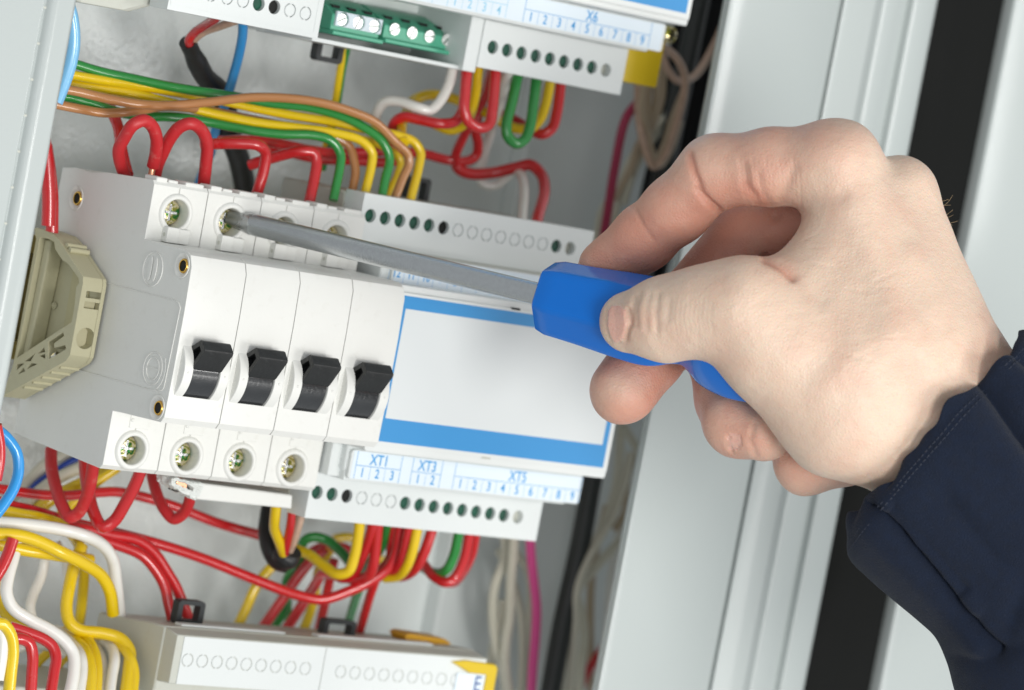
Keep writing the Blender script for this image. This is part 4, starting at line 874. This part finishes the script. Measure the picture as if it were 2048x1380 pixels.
# hollow web between index and thumb
def surface_nets(d, gx, gy, gz):
    s = d < 0; nx, ny, nz = d.shape
    corners = [(i, j, k) for i in (0, 1) for j in (0, 1) for k in (0, 1)]
    c = {o: (d[o[0]:nx - 1 + o[0], o[1]:ny - 1 + o[1], o[2]:nz - 1 + o[2]]) for o in corners}
    cnt = sum((c[o] < 0).astype(np.int8) for o in corners); act = (cnt > 0) & (cnt < 8)
    I = np.argwhere(act); idx = -np.ones(act.shape, np.int64); idx[act] = np.arange(len(I))
    acc = np.zeros((len(I), 3)); num = np.zeros(len(I))
    val = {o: c[o][act] for o in corners}
    for a in corners:
        for ax_ in range(3):
            if a[ax_] == 0:
                b = list(a); b[ax_] = 1; b = tuple(b); va, vb = val[a], val[b]; m_ = (va < 0) != (vb < 0)
                t = np.where(m_, va / np.where(m_, va - vb, 1), 0)
                p = np.array(a, float)[None, :].repeat(len(I), 0); p[:, ax_] += t
                acc += p * m_[:, None]; num += m_
    V_ = I + acc / num[:, None]
    V_ = np.stack([gx[0] + V_[:, 0] * H, gy[0] + V_[:, 1] * H, gz[0] + V_[:, 2] * H], 1)
    Fs = []
    for ax_ in range(3):
        o1, o2 = [(1, 2), (2, 0), (0, 1)][ax_]
        sl = [slice(1, -1)] * 3; sl[ax_] = slice(0, -1); a = s[tuple(sl)]; sl2 = [slice(1, -1)] * 3; sl2[ax_] = slice(1, None); b = s[tuple(sl2)]
        E = np.argwhere(a != b)
        flip = a[a != b]
        off = np.ones(3, int); off[ax_] = 0; E = E + off
        def g(d1, d2):
            q = E.copy(); q[:, o1] -= d1; q[:, o2] -= d2; return idx[q[:, 0], q[:, 1], q[:, 2]]
        Q = np.stack([g(0, 0), g(1, 0), g(1, 1), g(0, 1)], 1); Q[~flip] = Q[~flip][:, ::-1]; Fs.append(Q)
    return V_, np.concatenate(Fs)
HV, HF = surface_nets(d, gx, gy, gz)
del GX, GY, GZ, d, palm, thumb, index, middle, ring, little, fing, kk
# smooth a little
def smooth(Vv, Ff, it, lam=.5):
    n = len(Vv); e = np.concatenate([Ff[:, [0, 1]], Ff[:, [1, 2]], Ff[:, [2, 3]], Ff[:, [3, 0]]]); e = np.concatenate([e, e[:, ::-1]])
    cn = np.bincount(e[:, 0], minlength=n)[:, None]
    for _ in range(it):
        sm = np.stack([np.bincount(e[:, 0], Vv[e[:, 1], k], n) for k in range(3)], 1) / np.maximum(cn, 1)
        Vv = Vv + lam * (sm - Vv)
    return Vv
def normals(Vv, Ff):
    nrm = np.cross(Vv[Ff[:, 2]] - Vv[Ff[:, 0]], Vv[Ff[:, 3]] - Vv[Ff[:, 1]]); n = np.zeros_like(Vv)
    for k in range(4):
        for c in range(3): n[:, c] += np.bincount(Ff[:, k], nrm[:, c], len(Vv))
    return n / np.maximum(np.linalg.norm(n, axis=1)[:, None], 1e-9)
HV = smooth(HV, HF, 6)
HN = normals(HV, HF)
if np.mean(HN[HV[:, 2] > np.percentile(HV[:, 2], 99.5)][:, 2]) < 0: HN = -HN; HF = HF[:, ::-1]
def pdist(P_, poly):
    best = np.full(len(P_), 1e9); poly = [np.array(p, float) for p in poly]
    for a, b in zip(poly, poly[1:]):
        dd = b - a; t = np.clip(((P_ - a) @ dd) / (dd @ dd), 0, 1); best = np.minimum(best, np.linalg.norm(P_ - a - t[:, None] * dd, axis=1))
    return best
front = np.clip((HN[:, 2] + .15) / .4, 0, 1)
disp = np.zeros(len(HV)); XY = HV[:, :2]
def groove(poly, depth_, w_, zmin=-400, zmax=400):
    global disp
    m_ = (HV[:, 2] > zmin) & (HV[:, 2] < zmax); disp -= depth_ * np.exp(-(pdist(XY, poly) / w_) ** 2) * front * m_
# index creases
groove([(1378, 306), (1388, 345), (1404, 388), (1440, 426), (1448, 432)], 6.5, 7, -10)
groove([(1392, 380), (1412, 402), (1436, 418)], 5, 6, -10)
groove([(1486, 330), (1494, 372), (1520, 410), (1546, 436)], 4.5, 9)
groove([(1516, 350), (1524, 384), (1548, 424)], 3.2, 8)
groove([(1586, 338), (1570, 380), (1554, 430)], 4, 10)
groove([(1270, 418), (1284, 448), (1306, 478)], 2.5, 5)
groove([(1560, 440), (1620, 400), (1680, 392)], 5, 22)
# skin folds of the thumb: IP joint and nail fold
groove([(1268, 592), (1262, 620), (1262, 650)], 5, 5, 20)
groove([(1278, 588), (1270, 618), (1272, 650)], 4, 6, 20)
groove([(1300, 590), (1292, 620), (1294, 660)], 2, 6, 20)
groove([(1316, 588), (1312, 625), (1314, 660)], 3, 6, 20)
groove([(1340, 600), (1336, 640)], 2.5, 7, 20)
groove([(1530, 516), (1560, 530), (1586, 552)], 8, 9)
groove([(1586, 552), (1640, 600)], 4, 18)
groove([(1424, 740), (1452, 780)], 3, 14)
for k_ in range(14):
    x0_ = 1478 + k_ * 9; groove([(x0_, 318 + (k_ % 3) * 8), (x0_ + 4, 360), (x0_ + 16 - k_, 404 + (k_ % 4) * 6)], 1.4, 3)
for k_ in range(9):
    groove([(1352 + k_ * 9, 596 + (k_ % 3) * 5), (1348 + k_ * 9, 640), (1354 + k_ * 9, 668)], 1.1, 3, 20)
for k_ in range(26):
    a0_ = rng.uniform(1600, 1960); b0_ = 420 + (a0_ - 1600) * .9 + rng.uniform(-60, 240); t_ = rng.uniform(-.5, .9); l_ = rng.uniform(25, 60)
    groove([(a0_, b0_), (a0_ + l_ * math.cos(t_), b0_ + l_ * math.sin(t_))], .9, 3)
# knuckles, tendons, veins
groove([(1790, 330), (1772, 350), (1786, 410), (1812, 470)], 6, 26)
groove([(1640, 300), (1690, 300)], -5, 40)
groove([(1700, 420), (1800, 620), (1880, 760)], -5, 34)
groove([(1760, 440), (1850, 620), (1920, 740)], 3, 30)
groove([(1900, 780), (1960, 740), (2010, 700)], 6, 24)
groove([(1700, 600), (1760, 690), (1830, 740)], 3, 26)
groove([(1830, 880), (1870, 820), (1930, 790)], 5, 16)
groove([(1800, 905), (1840, 870)], 3, 10)
# thumb nail: flat plate with raised rim
def inpoly(P_, poly):
    poly = np.array(poly, float); x, y = P_[:, 0], P_[:, 1]; c = np.zeros(len(P_), bool); j = len(poly) - 1
    for i in range(len(poly)):
        xi, yi = poly[i]; xj, yj = poly[j]; m_ = ((yi > y) != (yj > y)) & (x < (xj - xi) * (y - yi) / (yj - yi + 1e-9) + xi); c ^= m_; j = i
    return c
nail = [(1214, 622), (1222, 612), (1240, 612), (1250, 622), (1253, 650), (1248, 676), (1236, 686), (1222, 678), (1215, 655)]
nm = inpoly(XY, nail) & (HV[:, 2] > 20) & (HN[:, 2] > 0)
disp[nm] += 2.5
groove([(1254, 618), (1258, 650), (1252, 680)], 7, 4, 20)
groove([(1212, 622), (1211, 655), (1220, 682)], 3, 4, 20)
rn = [(1454, 876), (1462, 866), (1480, 870), (1486, 886), (1476, 900), (1460, 902)]
rm = inpoly(XY, rn) & (HV[:, 2] > -60) & (HN[:, 2] > 0); disp[rm] -= 3
groove([(1456, 872), (1454, 890), (1466, 906)], 3, 4, -80, 120)
groove([(1508, 848), (1500, 880), (1512, 912)], 4, 7, -90, 120)
# fine skin relief
ph = rng.uniform(0, 6.28, 60); kv = rng.normal(0, 1, (60, 3)); kv /= np.linalg.norm(kv, axis=1)[:, None]; fr_ = rng.uniform(.02, .09, 60)
nz_ = np.zeros(len(HV))
for i in range(60): nz_ += np.sin(HV @ kv[i] * fr_[i] + ph[i]) / 60 ** .5
disp += nz_ * .9
HV2 = HV + HN * disp[:, None]
# colour: redder finger pads, knuckles, folds; shade painted in on index top and middle finger
red = np.zeros(len(HV))
def blob(x, y, r, a, zlo=-400, zhi=400):
    global red
    m_ = 1 / (1 + np.exp(np.clip((zlo - HV[:, 2]) / 14, -30, 30))) / (1 + np.exp(np.clip((HV[:, 2] - zhi) / 14, -30, 30))); red += a * np.exp(-(((XY[:, 0] - x) ** 2 + (XY[:, 1] - y) ** 2) / r ** 2)) * m_
for b in ((1230, 510, 110, .8, -400, 40), (1340, 430, 110, .6, -400, 90), (1246, 782, 130, .9, -400, 0), (1340, 660, 140, .8, -400, -20), (1470, 470, 130, 1.2, -400, 20), (1560, 470, 60, .7, -400, 10),
          (1480, 860, 110, .8, -400, 90), (1640, 940, 90, .75, -400, 40), (1440, 420, 60, .5), (1232, 645, 32, .35, 20, 400), (1286, 640, 34, .3, 20, 400), (1590, 545, 30, .3), (1536, 420, 60, .35),
          (1640, 240, 130, .30), (1520, 270, 120, .40), (1440, 340, 110, .35), (2000, 720, 70, .3)): blob(*b)
for pl_ in ([(1378, 306), (1404, 388), (1446, 432)], [(1530, 516), (1586, 552)], [(1494, 372), (1546, 436)]):
    red += .5 * np.exp(-(pdist(XY, pl_) / 9) ** 2) * front
red += nz_ * .05; red = np.clip(red, 0, 1)
W3 = np.array([atd(x, y, D0 - z / K) for x, y, z in HV2])
pb = atd(2000, 950, D0)
PR = thing("person", tuple(pb), "bare right hand gripping the screwdriver, dark navy sleeve at the wrist", "person")
me = bpy.data.meshes.new("body"); me.from_pydata([tuple(v) for v in (W3 - pb) * S], [], [tuple(int(i) for i in f) for f in HF])
bm = bmesh.new(); bm.from_mesh(me); bmesh.ops.recalc_face_normals(bm, faces=bm.faces); bm.to_mesh(me); bm.free()
ca = me.color_attributes.new("tone", 'FLOAT_COLOR', 'POINT')
cc = np.zeros((len(HV), 4), np.float32); cc[:, 0] = red; cc[:, 1] = nm * 1.0 + rm * .8; cc[:, 3] = 1
ca.data.foreach_set("color", cc.ravel())
me.shade_smooth()
body = bpy.data.objects.new("body", me); col.objects.link(body); body.parent = PR
md = body.modifiers.new("sub", 'SUBSURF'); md.levels = 1; md.render_levels = 1
m = bpy.data.materials.new("skin"); m.use_nodes = True; nt = m.node_tree; N = nt.nodes; L = nt.links; b = N["Principled BSDF"]
at_ = N.new("ShaderNodeAttribute"); at_.attribute_name = "tone"; sep = N.new("ShaderNodeSeparateColor"); L.new(at_.outputs["Color"], sep.inputs[0])
tc = N.new("ShaderNodeTexCoord")
n1 = N.new("ShaderNodeTexNoise"); n1.inputs["Scale"].default_value = 90; n1.inputs["Detail"].default_value = 5; L.new(tc.outputs["Object"], n1.inputs["Vector"])
ad = N.new("ShaderNodeMath"); ad.operation = 'MULTIPLY_ADD'; L.new(n1.outputs["Fac"], ad.inputs[0]); ad.inputs[1].default_value = 1.0; ad.inputs[2].default_value = -.48
ad2 = N.new("ShaderNodeMath"); ad2.operation = 'ADD'; ad2.use_clamp = True; L.new(ad.outputs[0], ad2.inputs[0]); L.new(sep.outputs[0], ad2.inputs[1])
mx = N.new("ShaderNodeMix"); mx.data_type = 'RGBA'; mx.inputs[6].default_value = (.655, .495, .385, 1); mx.inputs[7].default_value = (.56, .27, .195, 1); L.new(ad2.outputs[0], mx.inputs[0])
m2 = N.new("ShaderNodeMix"); m2.data_type = 'RGBA'; L.new(mx.outputs[2], m2.inputs[6]); m2.inputs[7].default_value = (.70, .42, .34, 1); L.new(sep.outputs[1], m2.inputs[0])
L.new(m2.outputs[2], b.inputs["Base Color"])
rr_ = N.new('ShaderNodeMath'); rr_.operation = 'MULTIPLY_ADD'; L.new(sep.outputs[1], rr_.inputs[0]); rr_.inputs[1].default_value = -.24; rr_.inputs[2].default_value = .46; L.new(rr_.outputs[0], b.inputs['Roughness']); b.inputs["Specular IOR Level"].default_value = .38
b.inputs["Subsurface Weight"].default_value = .35; b.inputs["Subsurface Radius"].default_value = (1, .35, .2); b.inputs["Subsurface Scale"].default_value = .0035
v1 = N.new("ShaderNodeTexVoronoi"); v1.inputs["Scale"].default_value = 1100; v1.feature = 'DISTANCE_TO_EDGE'; L.new(tc.outputs["Object"], v1.inputs["Vector"])
n3 = N.new("ShaderNodeTexNoise"); n3.inputs["Scale"].default_value = 380; n3.inputs["Detail"].default_value = 6; L.new(tc.outputs["Object"], n3.inputs["Vector"])
sm_ = N.new("ShaderNodeMath"); sm_.operation = 'MULTIPLY_ADD'; L.new(v1.outputs["Distance"], sm_.inputs[0]); sm_.inputs[1].default_value = .6; L.new(n3.outputs["Fac"], sm_.inputs[2])
bp = N.new("ShaderNodeBump"); bp.inputs["Strength"].default_value = .7; bp.inputs["Distance"].default_value = .0004; L.new(sm_.outputs[0], bp.inputs["Height"]); L.new(bp.outputs[0], b.inputs["Normal"])
me.materials.append(m)

# ------------------------------------------------------------------ sleeve
Lw = [(1722, 1035), (1710, 1072), (1712, 1104), (1748, 1142), (1796, 1186), (1846, 1232), (1880, 1268), (1902, 1322), (1916, 1390), (1950, 1480), (2000, 1560)]
Up = [(2062, 668), (2078, 664), (2102, 676), (2150, 700), (2200, 740), (2260, 790), (2320, 840), (2370, 890), (2420, 950), (2480, 1030), (2540, 1110)]
Lw = spline([np.array(p, float) for p in Lw], 10); Up = spline([np.array(p, float) for p in Up], 10)
NA = 160; rows = []; rowz = []
for k, (l_, u_) in enumerate(zip(Lw, Up)):
    c = (l_ + u_) / 2; h = (u_ - l_) / 2; nrm2 = np.array([h[1], -h[0]]); nrm2 /= np.linalg.norm(nrm2)
    if nrm2[0] > 0: nrm2 = -nrm2                                    # toward the hand
    bz = 205 + 25 * min(1, k / 60); r_ = []
    for a in np.linspace(0, 2 * math.pi, NA, endpoint=False):
        ca_, sa_ = math.cos(a), math.sin(a)
        xy = c + h * ca_ + nrm2 * (14 * sa_ if k < 25 else 14 * sa_)
        r_.append((xy[0], xy[1], 20 + bz * np.sign(sa_) * abs(sa_) ** .8))
    rows.append(r_)
SV = np.array(rows); nk = len(rows)
# outward direction
cen = SV.mean(axis=1, keepdims=True); out = SV - cen; out /= np.linalg.norm(out, axis=2, keepdims=True)
P2 = SV.reshape(-1, 3); O2 = out.reshape(-1, 3); fz = np.clip(O2[:, 2] * 3, 0, 1)
ds = np.zeros(len(P2))
def fold(poly, dep, w_): 
    global ds
    ds -= dep * np.exp(-(pdist(P2[:, :2], poly) / w_) ** 2) * fz
fold([(1757, 1008), (1800, 1052), (1860, 1130), (1920, 1215), (1985, 1312)], 40, 8)
fold([(1790, 1010), (1850, 1075), (1930, 1180)], 16, 8)
fold([(1900, 1000), (1990, 1120), (2060, 1180)], 6, 14)
fold([(1768, 1000), (1815, 1040), (1880, 1125), (1950, 1215)], -12, 14)
fold([(1735, 1040), (1790, 1100), (1870, 1190), (1950, 1300)], -9, 22)
fold([(1940, 738), (1985, 790), (2030, 860), (2090, 950)], 30, 18)
fold([(1985, 706), (2020, 745), (2070, 800)], -18, 22)
fold([(2000, 700), (2050, 730), (2090, 760)], 14, 14)
fold([(1905, 800), (1960, 870), (2040, 930)], -10, 30)
fold([(1985, 1320), (2020, 1240), (2060, 1160)], 12, 26)
fold([(1880, 1000), (1960, 1080), (2050, 1130)], 7, 30)
fold([(1880, 1310), (1960, 1330), (2048, 1290)], 9, 16)
kv2 = rng.normal(0, 1, (24, 3)); ph2 = rng.uniform(0, 6.28, 24)
for i in range(24):
    kd = kv2[i] * np.array([.010, .010, .008]); ds += np.sin(P2 @ kd + ph2[i]) * 1.6
# stitched hem ripples at the opening
kidx = np.repeat(np.arange(nk), NA); ang = np.tile(np.linspace(0, 2 * math.pi, NA, endpoint=False), nk)
ds += np.exp(-(kidx / 6.) ** 2) * (3.0 * np.sin(ang * 9 + 1) + 2.0 * np.sin(ang * 17))
P2 = P2 + O2 * ds[:, None]
sh_ = np.exp(-(kidx / 9.) ** 2) * (10 * np.sin(ang * 5 + .6) + 7 * np.sin(ang * 13 + 2) + 4 * np.sin(ang * 23))
P2[:, 0] += -.7 * sh_; P2[:, 1] += -.6 * sh_
SW = np.array([atd(x, y, D0 - z / K) for x, y, z in P2])
mb = MB(); mb.add(SW, [(k * NA + i, k * NA + (i + 1) % NA, (k + 1) * NA + (i + 1) % NA, (k + 1) * NA + i) for k in range(nk - 1) for i in range(NA)])
# a few fine hairs at the wrist and index edge
hb = MB()
for i in range(9):
    if i < 30: x0_, y0_ = 1888 + rng.normal(0, 14), 440 + rng.normal(0, 34); dx_, dy_ = rng.uniform(14, 34), rng.uniform(-26, 14)
    else: x0_, y0_ = 1520 + rng.normal(0, 40), 262 + rng.normal(0, 3); dx_, dy_ = rng.uniform(-18, 4), rng.uniform(-22, -12)
    z0_ = 20 if i < 30 else 50
    pts_ = [atd(x0_ - dx_ * .6, y0_ - dy_ * .3 * (i < 30) + 12 * (i >= 30), D0 - z0_ / K), atd(x0_ + dx_ * .5, y0_ + dy_ * .4, D0 - z0_ / K), atd(x0_ + dx_, y0_ + dy_, D0 - (z0_ + 6) / K)]
    hb.tube(spline(pts_, 4), .03, 5)
hb.build('fine_hair', mat('hair', (.45, .33, .18), .4), PR, smooth=60)
MT['navy'] = mat("navy_cloth", (.0065, .0115, .026), .85, spec=.2, bump=1.0, bscale=2600, var=.35, vscale=420, dirt=.15, dirtcol=(.05, .055, .08))
MT['navy'].node_tree.nodes["Principled BSDF"].inputs["Sheen Weight"].default_value = .05
slv = mb.build("jacket_sleeve", MT['navy'], PR, smooth=80)
sm_b = MB(); G3 = SW.reshape(nk, NA, 3); O3 = np.array([RC.T @ (v * np.array([1, -1, 1])) for v in O2]).reshape(nk, NA, 3)
for kk_ in (13, 17):
    for i in range(0, NA):
        q0 = G3[kk_, i]; q1 = G3[kk_, (i + 1) % NA]
        n_ = max(1, int(np.linalg.norm(q1 - q0) / 1.6)); 
        for t_ in range(n_):
            a_ = q0 + (q1 - q0) * (t_ + .15) / n_; b_ = q0 + (q1 - q0) * (t_ + .8) / n_; sm_b.tube([a_ + O3[kk_, i] * 1.15, (a_ + b_) / 2 + O3[kk_, i] * 1.3, b_ + O3[kk_, i] * 1.15], .16, 5)
sm_b.build("hem_stitching", mat("navy_thread", (.012, .018, .036), .7), slv, smooth=0)
md = slv.modifiers.new("solid", 'SOLIDIFY'); md.thickness = .0022; md.offset = 0
md = slv.modifiers.new("sub", 'SUBSURF'); md.levels = 1; md.render_levels = 1
